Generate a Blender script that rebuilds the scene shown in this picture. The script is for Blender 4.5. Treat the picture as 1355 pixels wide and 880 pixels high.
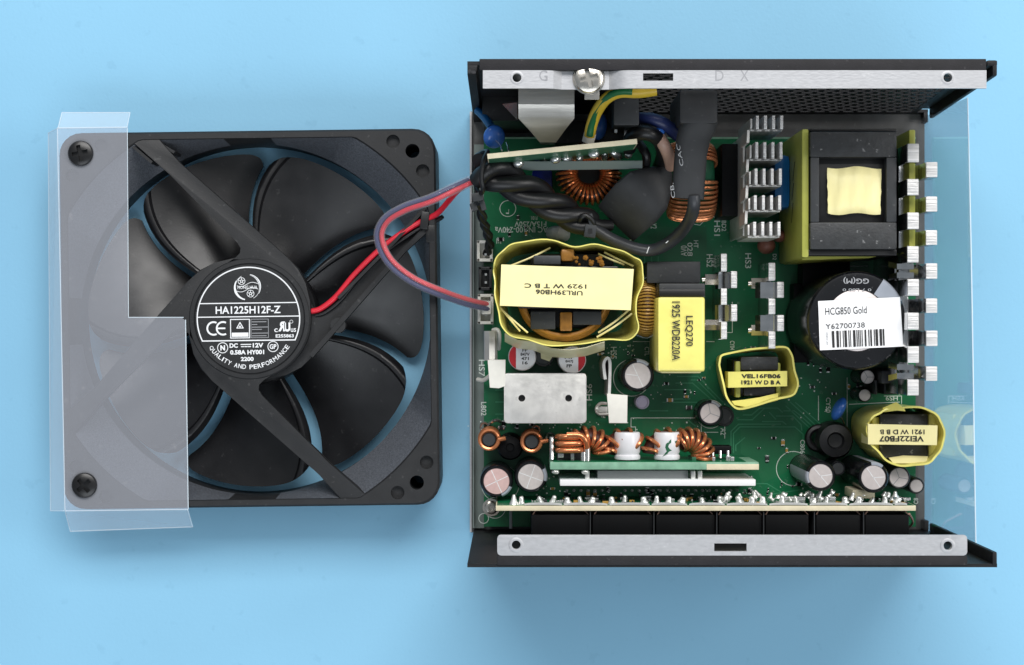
import bpy, bmesh, math, random
from mathutils import Vector, Matrix, Euler, noise as mnoise

sc = bpy.context.scene
for o in list(bpy.data.objects):
    bpy.data.objects.remove(o)
random.seed(7)
R = math.radians
U = 0.001                       # all shapes are written in millimetres

# ---------------------------------------------------------------- camera
FPX, HCAM, CX, CY = 2274.0, 570.0, 677.5, 440.0      # pixels, mm, photo centre
cam = bpy.data.cameras.new('camera'); camo = bpy.data.objects.new('camera', cam)
sc.collection.objects.link(camo); sc.camera = camo
cam.sensor_width = 36.0; cam.lens = 36.0 * FPX / 1355.0
cam.clip_start = 0.02; cam.clip_end = 20.0
camo.location = (0, 0, HCAM * U)
# ---------------------------------------------------------------- light: a bright room, a ceiling panel behind the table, a fill added opposite
w = bpy.data.worlds.new('World'); sc.world = w; w.use_nodes = True
bg = w.node_tree.nodes['Background']
bg.inputs[0].default_value = (0.80, 0.90, 1.0, 1); bg.inputs[1].default_value = 0.25
def area(name, loc, target, size, power, col, sy=None):
    l = bpy.data.lights.new(name, 'AREA'); l.energy = power; l.color = col
    l.shape = 'RECTANGLE'; l.size = size; l.size_y = sy or size
    o = bpy.data.objects.new(name, l); sc.collection.objects.link(o); o.location = loc
    o.rotation_euler = (Vector(target) - Vector(loc)).to_track_quat('-Z', 'Y').to_euler()
    return o
area('ceiling_or_fill_light', (0.10, 1.05, 1.45), (0.05, 0.0, 0), 1.6, 29, (1.0, 0.98, 0.96), 0.7)
area('ceiling_or_fill_light', (0.10, -1.05, 1.45), (0.05, 0.0, 0), 1.6, 10, (0.88, 0.94, 1.0), 0.7)  # weak fill lamp added to brighten the front of the table
area('window_light', (1.35, 0.15, 1.1), (0.10, 0.0, 0), 0.8, 9, (1.0, 0.98, 0.95), 0.5)
sc.view_settings.view_transform = 'Standard'; sc.view_settings.look = 'None'
sc.view_settings.exposure = 0.15; sc.view_settings.gamma = 1.0
sc.view_settings.use_curve_mapping = False
sc.cycles.max_bounces = 10; sc.cycles.transparent_max_bounces = 16

# ---------------------------------------------------------------- helpers
def S(z): return FPX / (HCAM - z)
def P(px, py, z):               # a photo pixel at height z above the table, in mm
    s = S(z); return Vector(((px - CX) / s, (CY - py) / s, z))
def PP(pts, z): return [P(a, b, z).xy for a, b in pts]
def lin(c):
    return tuple((v / 12.92 if v <= 0.04045 else ((v + 0.055) / 1.055) ** 2.4) for v in [k / 255 for k in c]) + (1,)
def spl(pts, n=6, closed=False):
    pts = [Vector(p) for p in pts]; out = []; N = len(pts)
    for i in range(N if closed else N - 1):
        g = (lambda k: pts[k % N]) if closed else (lambda k: pts[max(0, min(N - 1, k))])
        p0, p1, p2, p3 = g(i - 1), g(i), g(i + 1), g(i + 2)
        for j in range(n):
            t = j / n
            out.append(0.5 * ((2 * p1) + (p2 - p0) * t + (2 * p0 - 5 * p1 + 4 * p2 - p3) * t * t + (3 * p1 - p0 - 3 * p2 + p3) * t ** 3))
    if not closed: out.append(pts[-1])
    return out

MATS = {}
DUST = {'fan_black': (.16, (110, 110, 110), 620), 'blade_black': (.14, (92, 92, 92), 520), 'plastic_black': (.2, (100, 100, 100), 700), 'black_metal': (.2, (105, 105, 108), 600), 'fold_dark': (.15, (112, 110, 112), 650), 'ferrite': (.5, (150, 150, 150), 520),
        'plastic_dark': (.3, (120, 120, 120), 700), 'sleeve_black': (.25, (110, 110, 112), 600), 'pcb_green': (.35, (120, 150, 132), 480), 'table': (.10, (84, 132, 164), 210), 'shrink': (.2, (100, 100, 100), 600), 'floor_metal': (.4, (130, 130, 130), 700), 'film_milky': (.4, (240, 240, 244), 260), 'tape_yellow': (.3, (182, 150, 58), 95), 'tape_pale': (.22, (206, 176, 96), 75), 'aluminium': (.3, (150, 148, 146), 300), 'bare_steel': (.15, (225, 225, 226), 500)}
def M(name, col, rough=0.5, metal=0.0, var=0.0, vscale=300, bump=0.0, bscale=800, spec=0.5, rvar=0.0, col2=None, alpha=None, coat=0.0, trans=0.0, stretch=None):
    m = bpy.data.materials.new(name); m.use_nodes = True; MATS[name] = m; dust = DUST.get(name)
    nt = m.node_tree; n = nt.nodes; b = n['Principled BSDF']
    c = lin(col); b.inputs['Base Color'].default_value = c
    b.inputs['Roughness'].default_value = rough; b.inputs['Metallic'].default_value = metal
    b.inputs['Specular IOR Level'].default_value = spec
    b.inputs['Coat Weight'].default_value = coat; b.inputs['Coat Roughness'].default_value = 0.15
    b.inputs['Transmission Weight'].default_value = trans
    tc = n.new('ShaderNodeTexCoord'); mp = n.new('ShaderNodeMapping'); nt.links.new(tc.outputs['Object'], mp.inputs[0])
    if stretch: mp.inputs['Scale'].default_value = stretch
    if var or rvar:
        nz = n.new('ShaderNodeTexNoise'); nz.inputs['Scale'].default_value = vscale; nz.inputs['Detail'].default_value = 5
        nt.links.new(mp.outputs[0], nz.inputs['Vector'])
        if var:
            cr = n.new('ShaderNodeValToRGB'); cr.color_ramp.elements[0].position = 0.3; cr.color_ramp.elements[1].position = 0.7
            lo = tuple(max(0, v * (1 - var)) for v in c[:3]) + (1,); hi = tuple(min(1, v * (1 + var)) for v in c[:3]) + (1,)
            if col2: hi = lin(col2); lo = c
            cr.color_ramp.elements[0].color = lo; cr.color_ramp.elements[1].color = hi
            nt.links.new(nz.outputs['Fac'], cr.inputs[0]); nt.links.new(cr.outputs[0], b.inputs['Base Color'])
        if rvar:
            mr = n.new('ShaderNodeMapRange'); mr.inputs['To Min'].default_value = max(0.02, rough - rvar); mr.inputs['To Max'].default_value = min(1, rough + rvar)
            nt.links.new(nz.outputs['Fac'], mr.inputs['Value']); nt.links.new(mr.outputs[0], b.inputs['Roughness'])
    if dust:                    # sparse specks of dust and small scuffs
        sp = n.new('ShaderNodeTexNoise'); sp.inputs['Scale'].default_value = dust[2]; sp.inputs['Detail'].default_value = 3; nt.links.new(tc.outputs['Object'], sp.inputs['Vector'])
        sr = n.new('ShaderNodeValToRGB'); sr.color_ramp.elements[0].position = 0.66; sr.color_ramp.elements[1].position = 0.72
        sr.color_ramp.elements[1].color = (dust[0],) * 3 + (1,); nt.links.new(sp.outputs['Fac'], sr.inputs[0])
        mx_ = n.new('ShaderNodeMix'); mx_.data_type = 'RGBA'; mx_.inputs[7].default_value = lin(dust[1]); mx_.inputs[6].default_value = c
        nt.links.new(sr.outputs[0], mx_.inputs[0])
        if b.inputs['Base Color'].is_linked: nt.links.new(b.inputs['Base Color'].links[0].from_socket, mx_.inputs[6])
        nt.links.new(mx_.outputs[2], b.inputs['Base Color'])
    if bump:
        nb = n.new('ShaderNodeTexNoise'); nb.inputs['Scale'].default_value = bscale; nb.inputs['Detail'].default_value = 4
        nt.links.new(mp.outputs[0], nb.inputs['Vector'])
        bp = n.new('ShaderNodeBump'); bp.inputs['Strength'].default_value = bump; bp.inputs['Distance'].default_value = 0.0004
        nt.links.new(nb.outputs['Fac'], bp.inputs['Height']); nt.links.new(bp.outputs[0], b.inputs['Normal'])
    if alpha is not None:       # a film: part of the light goes straight through
        out = n['Material Output']; tr = n.new('ShaderNodeBsdfTransparent'); mx = n.new('ShaderNodeMixShader')
        fr = n.new('ShaderNodeLayerWeight'); fr.inputs['Blend'].default_value = 0.35
        ad = n.new('ShaderNodeMath'); ad.operation = 'MULTIPLY_ADD'; ad.inputs[1].default_value = alpha[1]; ad.inputs[2].default_value = alpha[0]; ad.use_clamp = True
        nt.links.new(fr.outputs['Facing'], ad.inputs[0]); nt.links.new(ad.outputs[0], mx.inputs[0])
        tr.inputs[0].default_value = alpha[2]
        nt.links.new(tr.outputs[0], mx.inputs[1]); nt.links.new(b.outputs[0], mx.inputs[2]); nt.links.new(mx.outputs[0], out.inputs['Surface'])
    return m

M('table', (134, 187, 217), 0.55, var=0.03, vscale=14, bump=0.12, bscale=900, spec=0.3)
M('fan_black', (31, 32, 34), 0.52, rvar=0.1, bump=0.12, bscale=2500, var=0.12, vscale=250, spec=0.4)
M('blade_black', (19, 19, 21), 0.34, rvar=0.1, bump=0.04, bscale=1500, spec=0.45, var=0.15, vscale=120)
M('shroud', (82, 86, 93), 0.6, bump=0.6, bscale=2600, var=0.35, vscale=1900)
M('label_black', (27, 27, 29), 0.45, var=0.1, vscale=200)
M('print_white', (228, 230, 232), 0.6, var=0.06, vscale=900)
M('print_grey', (150, 152, 155), 0.6)
M('print_black', (22, 22, 24), 0.6)
M('black_metal', (20, 21, 24), 0.5, spec=0.3, bump=0.2, bscale=3000, var=0.15, vscale=150)
M('fold_dark', (33, 32, 35), 0.6, bump=0.3, bscale=3000, var=0.15, vscale=300, spec=0.3)
M('floor_metal', (98, 98, 98), 0.55, bump=0.15, bscale=2500, var=0.2, vscale=120)
M('bare_steel', (176, 177, 180), 0.5, 0.5, var=0.06, vscale=900, bump=0.12, bscale=1200, rvar=0.06, stretch=(0.6, 1.5, 1))
M('steel_mark', (150, 151, 155), 0.5, 0.6)
M('chrome', (205, 205, 205), 0.2, 1.0, var=0.08, vscale=260, bump=0.1, bscale=350, rvar=0.08)
M('nickel', (214, 208, 198), 0.26, 1.0, var=0.06, vscale=700)
M('aluminium', (216, 214, 210), 0.42, 0.65, var=0.09, vscale=330, bump=0.15, bscale=700, rvar=0.1)
M('alu_cut', (196, 195, 194), 0.42, 0.6, var=0.22, vscale=420, bump=0.7, bscale=420, stretch=(0.15, 4, 1))
M('alu_can', (206, 198, 196), 0.42, 0.3, var=0.05, vscale=800)
M('alu_can_pink', (214, 182, 178), 0.42, 0.3, var=0.06, vscale=800)
M('pcb_green', (12, 106, 66), 0.33, var=0.3, vscale=45, bump=0.06, bscale=300, spec=0.5)
M('pcb_copper', (62, 142, 104), 0.32, var=0.15, vscale=60)
M('pcb_area', (30, 106, 68), 0.34, var=0.12, vscale=60)
M('shield', (214, 210, 202), 0.26, 0.92, var=0.06, vscale=300, bump=0.06, bscale=300, stretch=(.3, 3, 1))
M('mask_green', (50, 108, 80), 0.35, var=0.25, vscale=200)
M('mask_pale', (132, 178, 152), 0.45, var=0.2, vscale=300)
M('pcb_cream', (226, 216, 186), 0.6, var=0.1, vscale=220, bump=0.2, bscale=1500)
M('silk', (222, 232, 224), 0.6, var=0.1, vscale=900)
M('solder', (214, 214, 212), 0.25, 0.85, var=0.08, vscale=900)
M('solder_white', (232, 232, 228), 0.28, 0.6, var=0.06, vscale=900)
M('tape_yellow', (231, 222, 122), 0.27, var=0.2, vscale=70, bump=0.8, bscale=95, spec=0.5)
M('tape_pale', (246, 235, 172), 0.4, var=0.05, vscale=110, bump=0.12, bscale=140)
M('tape_olive', (158, 160, 72), 0.36, var=0.15, vscale=90, bump=0.2, bscale=160)
M('tape_skirt', (214, 208, 164), 0.25, var=0.15, vscale=120, bump=0.35, bscale=180, alpha=(0.85, 0.2, (0.95, 0.95, 0.8, 1)))
M('ferrite', (38, 40, 42), 0.5, var=0.3, vscale=420, bump=0.25, bscale=1200)
M('bobbin', (17, 17, 18), 0.38, var=0.2, vscale=300)
M('amber', (150, 104, 44), 0.28, 0.25, var=0.3, vscale=300)
M('copper', (222, 142, 96), 0.24, 0.7, var=0.2, vscale=400)
M('copper_dark', (190, 108, 60), 0.25, 0.65, var=0.25, vscale=400)
M('core_green', (24, 92, 62), 0.45, var=0.15, vscale=300)
M('core_brown', (66, 28, 22), 0.5, var=0.2, vscale=300)
M('wind_brown', (190, 148, 70), 0.35, 0.1, var=0.2, vscale=500)
M('plastic_black', (21, 22, 24), 0.4, var=0.15, vscale=200, bump=0.08, bscale=800)
M('plastic_dark', (40, 43, 46), 0.5, var=0.12, vscale=300, bump=0.1, bscale=900)
M('connector_black', (4, 5, 7), 0.5, spec=0.15, var=0.2, vscale=150)
M('sleeve_black', (16, 17, 20), 0.25, var=0.15, vscale=200)
M('sleeve_grey', (150, 156, 166), 0.4)
M('shrink', (42, 43, 45), 0.58, var=0.18, vscale=160, bump=0.3, bscale=220)
M('wire_black', (20, 20, 22), 0.4, var=0.2, vscale=250, bump=0.35, bscale=170)
M('wire_grey', (52, 54, 58), 0.38, var=0.15, vscale=250)
M('wire_navy', (34, 46, 92), 0.4)
M('wire_skin', (186, 150, 134), 0.4, var=0.1, vscale=300)
M('wire_red', (206, 34, 52), 0.35, var=0.08, vscale=300)
M('wire_yellow', (212, 178, 52), 0.4)
M('wire_green', (26, 104, 58), 0.4)
M('blue_epoxy', (58, 118, 212), 0.2, var=0.1, vscale=200, coat=0.4)
M('blue_film', (18, 92, 150), 0.28, var=0.12, vscale=200)
M('blue_box', (20, 32, 120), 0.35)
M('white_plastic', (222, 220, 212), 0.45, var=0.05, vscale=300)
M('white_sheet', (240, 241, 243), 0.5, var=0.03, vscale=200)
M('cap_white', (224, 224, 228), 0.3, var=0.03, vscale=300)
M('cap_lavender', (176, 172, 196), 0.35)
M('cap_red', (186, 34, 44), 0.35)
M('glue', (182, 184, 182), 0.35, var=0.12, vscale=250, bump=0.4, bscale=300)
M('brown_part', (112, 70, 58), 0.5, var=0.25, vscale=300, bump=0.4, bscale=500)
M('screw_black', (20, 20, 21), 0.32, var=0.2, vscale=400)
M('sticker', (242, 242, 243), 0.5, var=0.02, vscale=200)
M('film_milky', (205, 208, 216), 0.3, var=0.03, vscale=40, bump=0.05, bscale=50, alpha=(0.19, 0.3, (0.97, 0.98, 1, 1)))
M('film_edge', (232, 244, 252), 0.25, alpha=(0.55, 0.3, (0.95, 0.98, 1, 1)))
M('film_flap', (215, 232, 244), 0.2, alpha=(0.14, 0.5, (0.97, 0.985, 1, 1)), bump=0.03, bscale=40)
M('film_clear', (236, 240, 244), 0.05, 1.0, alpha=(0.02, 0.40, (0.97, 0.98, 0.985, 1)), bump=0.06, bscale=28)
M('film_grey', (138, 150, 146), 0.3, alpha=(0.8, 0.3, (0.8, 0.85, 0.85, 1)))
M('tube_clear', (240, 232, 238), 0.04, alpha=(0.05, 0.34, (0.97, 0.97, 0.98, 1)), coat=0.5)

LOC = {}
SPLIT = {'standoff', 'rib', 'core_side', 'bobbin_block', 'terminal', 'solder_joint', 'coil_lead', 'coil_pad', 'chip_pin', 'pin', 'spade_terminal', 'lead', 'sleeved_lead', 'peg', 'black_block', 'transistor', 'cable_print', 'ink_mark', 'winding_end', 'core', 'insulating_sheet', 'solder_bead', 'solder_dot'}
def islands(b):
    seen = set(); out = []
    for v in b.verts:
        if v in seen: continue
        st = [v]; seen.add(v); grp = []
        while st:
            a = st.pop(); grp.append(a)
            for e in a.link_edges:
                o = e.other_vert(a)
                if o not in seen: seen.add(o); st.append(o)
        out.append(grp)
    return out
class MB:
    def __init__(s): s.b = bmesh.new()
    def _bev(s, verts, bev, seg=2):
        if bev <= 0: return
        es = list({e for v in verts for e in v.link_edges})
        bmesh.ops.bevel(s.b, geom=es, offset=bev, segments=seg, profile=0.6, affect='EDGES')
    def box(s, c, d, bev=0, rot=None, seg=2):
        m = Matrix.Translation(Vector(c)) @ (rot.to_matrix().to_4x4() if rot else Matrix()) @ Matrix.Diagonal((d[0], d[1], d[2], 1))
        g = bmesh.ops.create_cube(s.b, size=1, matrix=m); s._bev(g['verts'], bev, seg); return s
    def bx(s, x0, x1, y0, y1, z0, z1, bev=0):
        return s.box(((x0 + x1) / 2, (y0 + y1) / 2, (z0 + z1) / 2), (abs(x1 - x0), abs(y1 - y0), abs(z1 - z0)), bev)
    def prism(s, pts, z0, z1, bev=0):
        pts = [Vector(p[:2]) for p in pts]; n = len(pts)
        if sum(pts[i].x * pts[(i + 1) % n].y - pts[(i + 1) % n].x * pts[i].y for i in range(n)) < 0: pts.reverse()
        a = [s.b.verts.new((p.x, p.y, z0)) for p in pts]; t = [s.b.verts.new((p.x, p.y, z1)) for p in pts]
        s.b.faces.new(a[::-1]); tf = s.b.faces.new(t)
        for i in range(n): s.b.faces.new((a[i], a[(i + 1) % n], t[(i + 1) % n], t[i]))
        if bev: bmesh.ops.bevel(s.b, geom=list(tf.edges), offset=bev, segments=2, profile=0.6, affect='EDGES')
        return s
    def cyl(s, a, b, r, r2=None, seg=24):
        a, b = Vector(a), Vector(b); d = b - a; q = d.to_track_quat('Z', 'Y').to_matrix().to_4x4()
        bmesh.ops.create_cone(s.b, cap_ends=True, segments=seg, radius1=r, radius2=r if r2 is None else r2, depth=d.length,
                              matrix=Matrix.Translation((a + b) / 2) @ q); return s
    def lathe(s, prof, c=(0, 0, 0), seg=40, axis=None):
        q = Vector(axis).to_track_quat('Z', 'Y').to_matrix().to_4x4() if axis else Matrix()
        T = Matrix.Translation(Vector(c)) @ q; rings = []
        for r, z in prof:
            if r < 1e-6: rings.append([s.b.verts.new(T @ Vector((0, 0, z)))])
            else: rings.append([s.b.verts.new(T @ Vector((r * math.cos(6.28318531 * k / seg), r * math.sin(6.28318531 * k / seg), z))) for k in range(seg)])
        for A, B in zip(rings, rings[1:]):
            for k in range(seg):
                k2 = (k + 1) % seg
                if len(A) == 1 and len(B) == 1: continue
                if len(A) == 1: s.b.faces.new((A[0], B[k2], B[k]))
                elif len(B) == 1: s.b.faces.new((A[k], A[k2], B[0]))
                else: s.b.faces.new((A[k], A[k2], B[k2], B[k]))
        return s
    def tube(s, pts, r, seg=10, closed=False, r2=None):
        pts = [Vector(p) for p in pts]; n = len(pts); rings = []; up = None
        for i, p in enumerate(pts):
            if closed: t = pts[(i + 1) % n] - pts[i - 1]
            else: t = pts[min(i + 1, n - 1)] - pts[max(i - 1, 0)]
            t.normalize()
            if up is None: up = t.orthogonal().normalized()
            up = (up - t * up.dot(t)).normalized(); sd = t.cross(up)
            rr = r[i] if isinstance(r, (list, tuple)) else r
            rings.append([s.b.verts.new(p + up * rr * math.cos(6.28318531 * k / seg) + sd * rr * math.sin(6.28318531 * k / seg)) for k in range(seg)])
        for i in range(n if closed else n - 1):
            A, B = rings[i], rings[(i + 1) % n]
            off = 0
            if closed and i == n - 1:
                off = min(range(seg), key=lambda k: (B[k].co - A[0].co).length)
            for k in range(seg): s.b.faces.new((A[k], A[(k + 1) % seg], B[(k + 1 + off) % seg], B[(k + off) % seg]))
        if not closed: s.b.faces.new(rings[0][::-1]); s.b.faces.new(rings[-1])
        return s
    def loft(s, secs, seg=16, power=1.0):  # secs: (centre, side vector, up vector)
        rings = []
        for c, a, b in secs:
            ring = []
            for k in range(seg):
                t = 6.28318531 * k / seg; cx, sx = math.cos(t), math.sin(t)
                cx = math.copysign(abs(cx) ** power, cx); sx = math.copysign(abs(sx) ** power, sx)
                ring.append(s.b.verts.new(Vector(c) + Vector(a) * cx + Vector(b) * sx))
            rings.append(ring)
        for A, B in zip(rings, rings[1:]):
            for k in range(seg): s.b.faces.new((A[k], A[(k + 1) % seg], B[(k + 1) % seg], B[k]))
        s.b.faces.new(rings[0][::-1]); s.b.faces.new(rings[-1]); return s
    def wall(s, pts, z0, z1, t, closed=False):   # an upright sheet along a line; z0, z1 numbers or lists
        pts = [Vector(p[:2]) for p in pts]; n = len(pts); q = []
        for i, p in enumerate(pts):
            d = (pts[(i + 1) % n] - pts[i - 1]) if closed else (pts[min(i + 1, n - 1)] - pts[max(i - 1, 0)])
            d.normalize(); nn = Vector((-d.y, d.x)) * t / 2
            a = z0[i] if isinstance(z0, (list, tuple)) else z0; b = z1[i] if isinstance(z1, (list, tuple)) else z1
            q.append([s.b.verts.new((p.x + nn.x, p.y + nn.y, a)), s.b.verts.new((p.x - nn.x, p.y - nn.y, a)),
                      s.b.verts.new((p.x - nn.x, p.y - nn.y, b)), s.b.verts.new((p.x + nn.x, p.y + nn.y, b))])
        for i in range(n if closed else n - 1):
            A, B = q[i], q[(i + 1) % n]
            for k in range(4): s.b.faces.new((A[k], B[k], B[(k + 1) % 4], A[(k + 1) % 4]))
        if not closed: s.b.faces.new(q[0]); s.b.faces.new(q[-1][::-1])
        return s
    def sheet(s, rows, t):        # rows of 3D points -> thin solid sheet
        nr, nc = len(rows), len(rows[0]); top = [[Vector(p) for p in r] for r in rows]; V = []
        for sgn in (0.5, -0.5):
            L_ = []
            for i in range(nr):
                r_ = []
                for j in range(nc):
                    du = top[min(i + 1, nr - 1)][j] - top[max(i - 1, 0)][j]; dv = top[i][min(j + 1, nc - 1)] - top[i][max(j - 1, 0)]
                    nn = dv.cross(du)
                    nn = nn.normalized() if nn.length > 1e-9 else Vector((0, 0, 1))
                    r_.append(s.b.verts.new(top[i][j] + nn * t * sgn))
                L_.append(r_)
            V.append(L_)
        A, B = V
        for i in range(nr - 1):
            for j in range(nc - 1):
                s.b.faces.new((A[i][j], A[i][j + 1], A[i + 1][j + 1], A[i + 1][j])); s.b.faces.new((B[i][j], B[i + 1][j], B[i + 1][j + 1], B[i][j + 1]))
        for i in range(nr - 1):
            s.b.faces.new((A[i][0], A[i + 1][0], B[i + 1][0], B[i][0])); s.b.faces.new((A[i][-1], B[i][-1], B[i + 1][-1], A[i + 1][-1]))
        for j in range(nc - 1):
            s.b.faces.new((A[0][j], B[0][j], B[0][j + 1], A[0][j + 1])); s.b.faces.new((A[-1][j], A[-1][j + 1], B[-1][j + 1], B[-1][j]))
        return s
    def ball(s, c, d, rot=None, sub=2):
        m = Matrix.Translation(Vector(c)) @ (rot.to_matrix().to_4x4() if rot else Matrix()) @ Matrix.Diagonal((d[0], d[1], d[2], 1))
        bmesh.ops.create_icosphere(s.b, subdivisions=sub, radius=1, matrix=m); return s
    def flat(s, pts, wd, z, closed=False):      # a painted or etched line lying at height z
        pts = [Vector(p[:2]) for p in pts]; n = len(pts)
        for i in range(n if closed else n - 1):
            a, b = pts[i], pts[(i + 1) % n]; d = (b - a)
            if d.length < 1e-6: continue
            d.normalize(); nn = Vector((-d.y, d.x)) * wd / 2; a = a - d * wd * 0.45; b = b + d * wd * 0.45
            s.b.faces.new([s.b.verts.new((p.x, p.y, z + i * 2e-4)) for p in (a - nn, b - nn, b + nn, a + nn)])
        return s
    def arc(s, c, r, a0, a1, wd, z, seg=40, wd2=None):
        prev = None
        for k in range(seg + 1):
            u = k / seg; t = R(a0 + (a1 - a0) * u); h = wd / 2 if wd2 is None else (wd + (wd2 - wd) * abs(2 * u - 1)) / 2
            v = [s.b.verts.new((c[0] + (r + q) * math.cos(t), c[1] + (r + q) * math.sin(t), z)) for q in (-h, h)]
            if prev: s.b.faces.new((prev[0], prev[1], v[1], v[0]))
            prev = v
        return s
    def disc(s, c, r, z, seg=20):
        s.b.faces.new([s.b.verts.new((c[0] + r * math.cos(6.2832 * k / seg), c[1] + r * math.sin(6.2832 * k / seg), z)) for k in range(seg)]); return s
    def xf(s, m):
        bmesh.ops.transform(s.b, matrix=m, verts=s.b.verts); return s
    def build(s, name, mat, parent=None, label=None, kind=None, smooth=38, cut=None, recalc=True):
        b = s.b
        if recalc: bmesh.ops.recalc_face_normals(b, faces=b.faces)
        if name in SPLIT and cut is None:
            isl = islands(b)
            if len(isl) > 1:    # pieces that do not touch become parts of their own
                r_ = None
                for vs in isl:
                    q = MB(); mp_ = {v: q.b.verts.new(v.co) for v in vs}
                    for f in {f for v in vs for f in v.link_faces}: q.b.faces.new([mp_[v] for v in f.verts])
                    r_ = q.build(name, mat, parent, label, kind, smooth, None, False)
                b.free(); return r_
        me = bpy.data.meshes.new(name); b.to_mesh(me); b.free()
        if cut is not None:
            me = boolean(me, cut)
        xs = [v.co for v in me.vertices]
        lo = Vector([min(v[i] for v in xs) for i in range(3)]); hi = Vector([max(v[i] for v in xs) for i in range(3)])
        o0 = Vector(((lo.x + hi.x) / 2, (lo.y + hi.y) / 2, lo.z))
        me.transform(Matrix.Scale(U, 4) @ Matrix.Translation(-o0))
        me.materials.clear(); me.materials.append(MATS[mat])
        if smooth:
            me.polygons.foreach_set('use_smooth', [True] * len(me.polygons)); me.set_sharp_from_angle(angle=R(smooth))
        o = bpy.data.objects.new(name, me); sc.collection.objects.link(o)
        base = LOC[parent.name] if parent else Vector()
        o.parent = parent; o.location = (o0 - base) * U; LOC[o.name] = o0
        if label: o['label'] = label
        if kind: o['kind'] = kind
        return o

def boolean(me, cut):
    a = bpy.data.objects.new('tmp_a', me); sc.collection.objects.link(a)
    bmesh.ops.recalc_face_normals(cut.b, faces=cut.b.faces)
    cm = bpy.data.meshes.new('tmp_c'); cut.b.to_mesh(cm); cut.b.free()
    c = bpy.data.objects.new('tmp_c', cm); sc.collection.objects.link(c)
    md = a.modifiers.new('b', 'BOOLEAN'); md.operation = 'DIFFERENCE'; md.object = c; md.solver = 'EXACT'
    dg = bpy.context.evaluated_depsgraph_get(); dg.update()
    r = bpy.data.meshes.new_from_object(a.evaluated_get(dg))
    bpy.data.objects.remove(a); bpy.data.objects.remove(c); bpy.data.meshes.remove(cm)
    return r

def empty(name, loc, label=None, cat=None, parent=None, at=None, rotz=0):
    o = bpy.data.objects.new(name, None); sc.collection.objects.link(o); o.empty_display_size = 0.01
    base = LOC[parent.name] if parent else Vector()
    LOC[o.name] = Vector(loc); o.parent = parent
    o.location = (Vector(loc) - base) * U if at is None else Vector(at) * U
    o.rotation_euler = (0, 0, rotz)
    if label: o['label'] = label
    if cat: o['category'] = cat
    return o
def dup(src, off, parent=None, label=None, rotz=None, sub=True):
    c = src.copy(); sc.collection.objects.link(c); c.parent = parent or src.parent
    LOC[c.name] = LOC[src.name] + Vector(off)
    c.location = (LOC[c.name] - (LOC[c.parent.name] if c.parent else Vector())) * U
    if rotz is not None: c.rotation_euler.z = rotz
    if label: c['label'] = label
    elif 'label' in c.keys() and label == '': del c['label']
    if sub:
        for ch in [k for k in src.children]:
            d = ch.copy(); sc.collection.objects.link(d); d.parent = c; LOC[d.name] = LOC[ch.name] + Vector(off)
    return c

_tx = {}
def text_mesh(st, bold=0.0):
    k = (st, bold)
    if k not in _tx:
        cu = bpy.data.curves.new('t', 'FONT'); cu.body = st; cu.size = 10; cu.offset = bold; cu.resolution_u = 3
        o = bpy.data.objects.new('t', cu); sc.collection.objects.link(o)
        dg = bpy.context.evaluated_depsgraph_get(); dg.update()
        me = bpy.data.meshes.new_from_object(o.evaluated_get(dg))
        v = [tuple(x.co) for x in me.vertices]; f = [tuple(p.vertices) for p in me.polygons]
        bpy.data.objects.remove(o); bpy.data.curves.remove(cu); bpy.data.meshes.remove(me)
        _tx[k] = (v, f)
    return _tx[k]
def put_text(mb, st, c, wd, ht, z, rot=0, bold=0.0, mirror=False, M4=None):
    v, f = text_mesh(st, bold)
    x0, x1 = min(p[0] for p in v), max(p[0] for p in v); y0, y1 = min(p[1] for p in v), max(p[1] for p in v)
    sy = ht / (y1 - y0); sx = wd / (x1 - x0) if wd else sy
    if mirror: sx = -sx
    ca, sa = math.cos(R(rot)), math.sin(R(rot)); vs = []
    for p in v:
        x, y = (p[0] - (x0 + x1) / 2) * sx, (p[1] - (y0 + y1) / 2) * sy
        q = Vector((c[0] + x * ca - y * sa, c[1] + x * sa + y * ca, z))
        if M4: q = M4 @ q
        vs.append(mb.b.verts.new(q))
    for t in f:
        try: mb.b.faces.new([vs[i] for i in t])
        except ValueError: pass
    return mb
def text(name, st, px, py, z, wpx, hpx, mat, parent, rot=0, bold=0.0):
    c = P(px, py, z); s = S(z); mb = MB(); put_text(mb, st, c, wpx / s if wpx else None, hpx / s, z, rot, bold)
    return mb.build(name, mat, parent, smooth=0, recalc=False)

# ================================================================ the table
tb = MB(); tb.bx(-900, 900, -700, 700, -8, 0)
t_ = tb.build('table_top', 'table'); t_['kind'] = 'structure'; t_['label'] = 'plain light blue table top under the power supply and fan'

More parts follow.
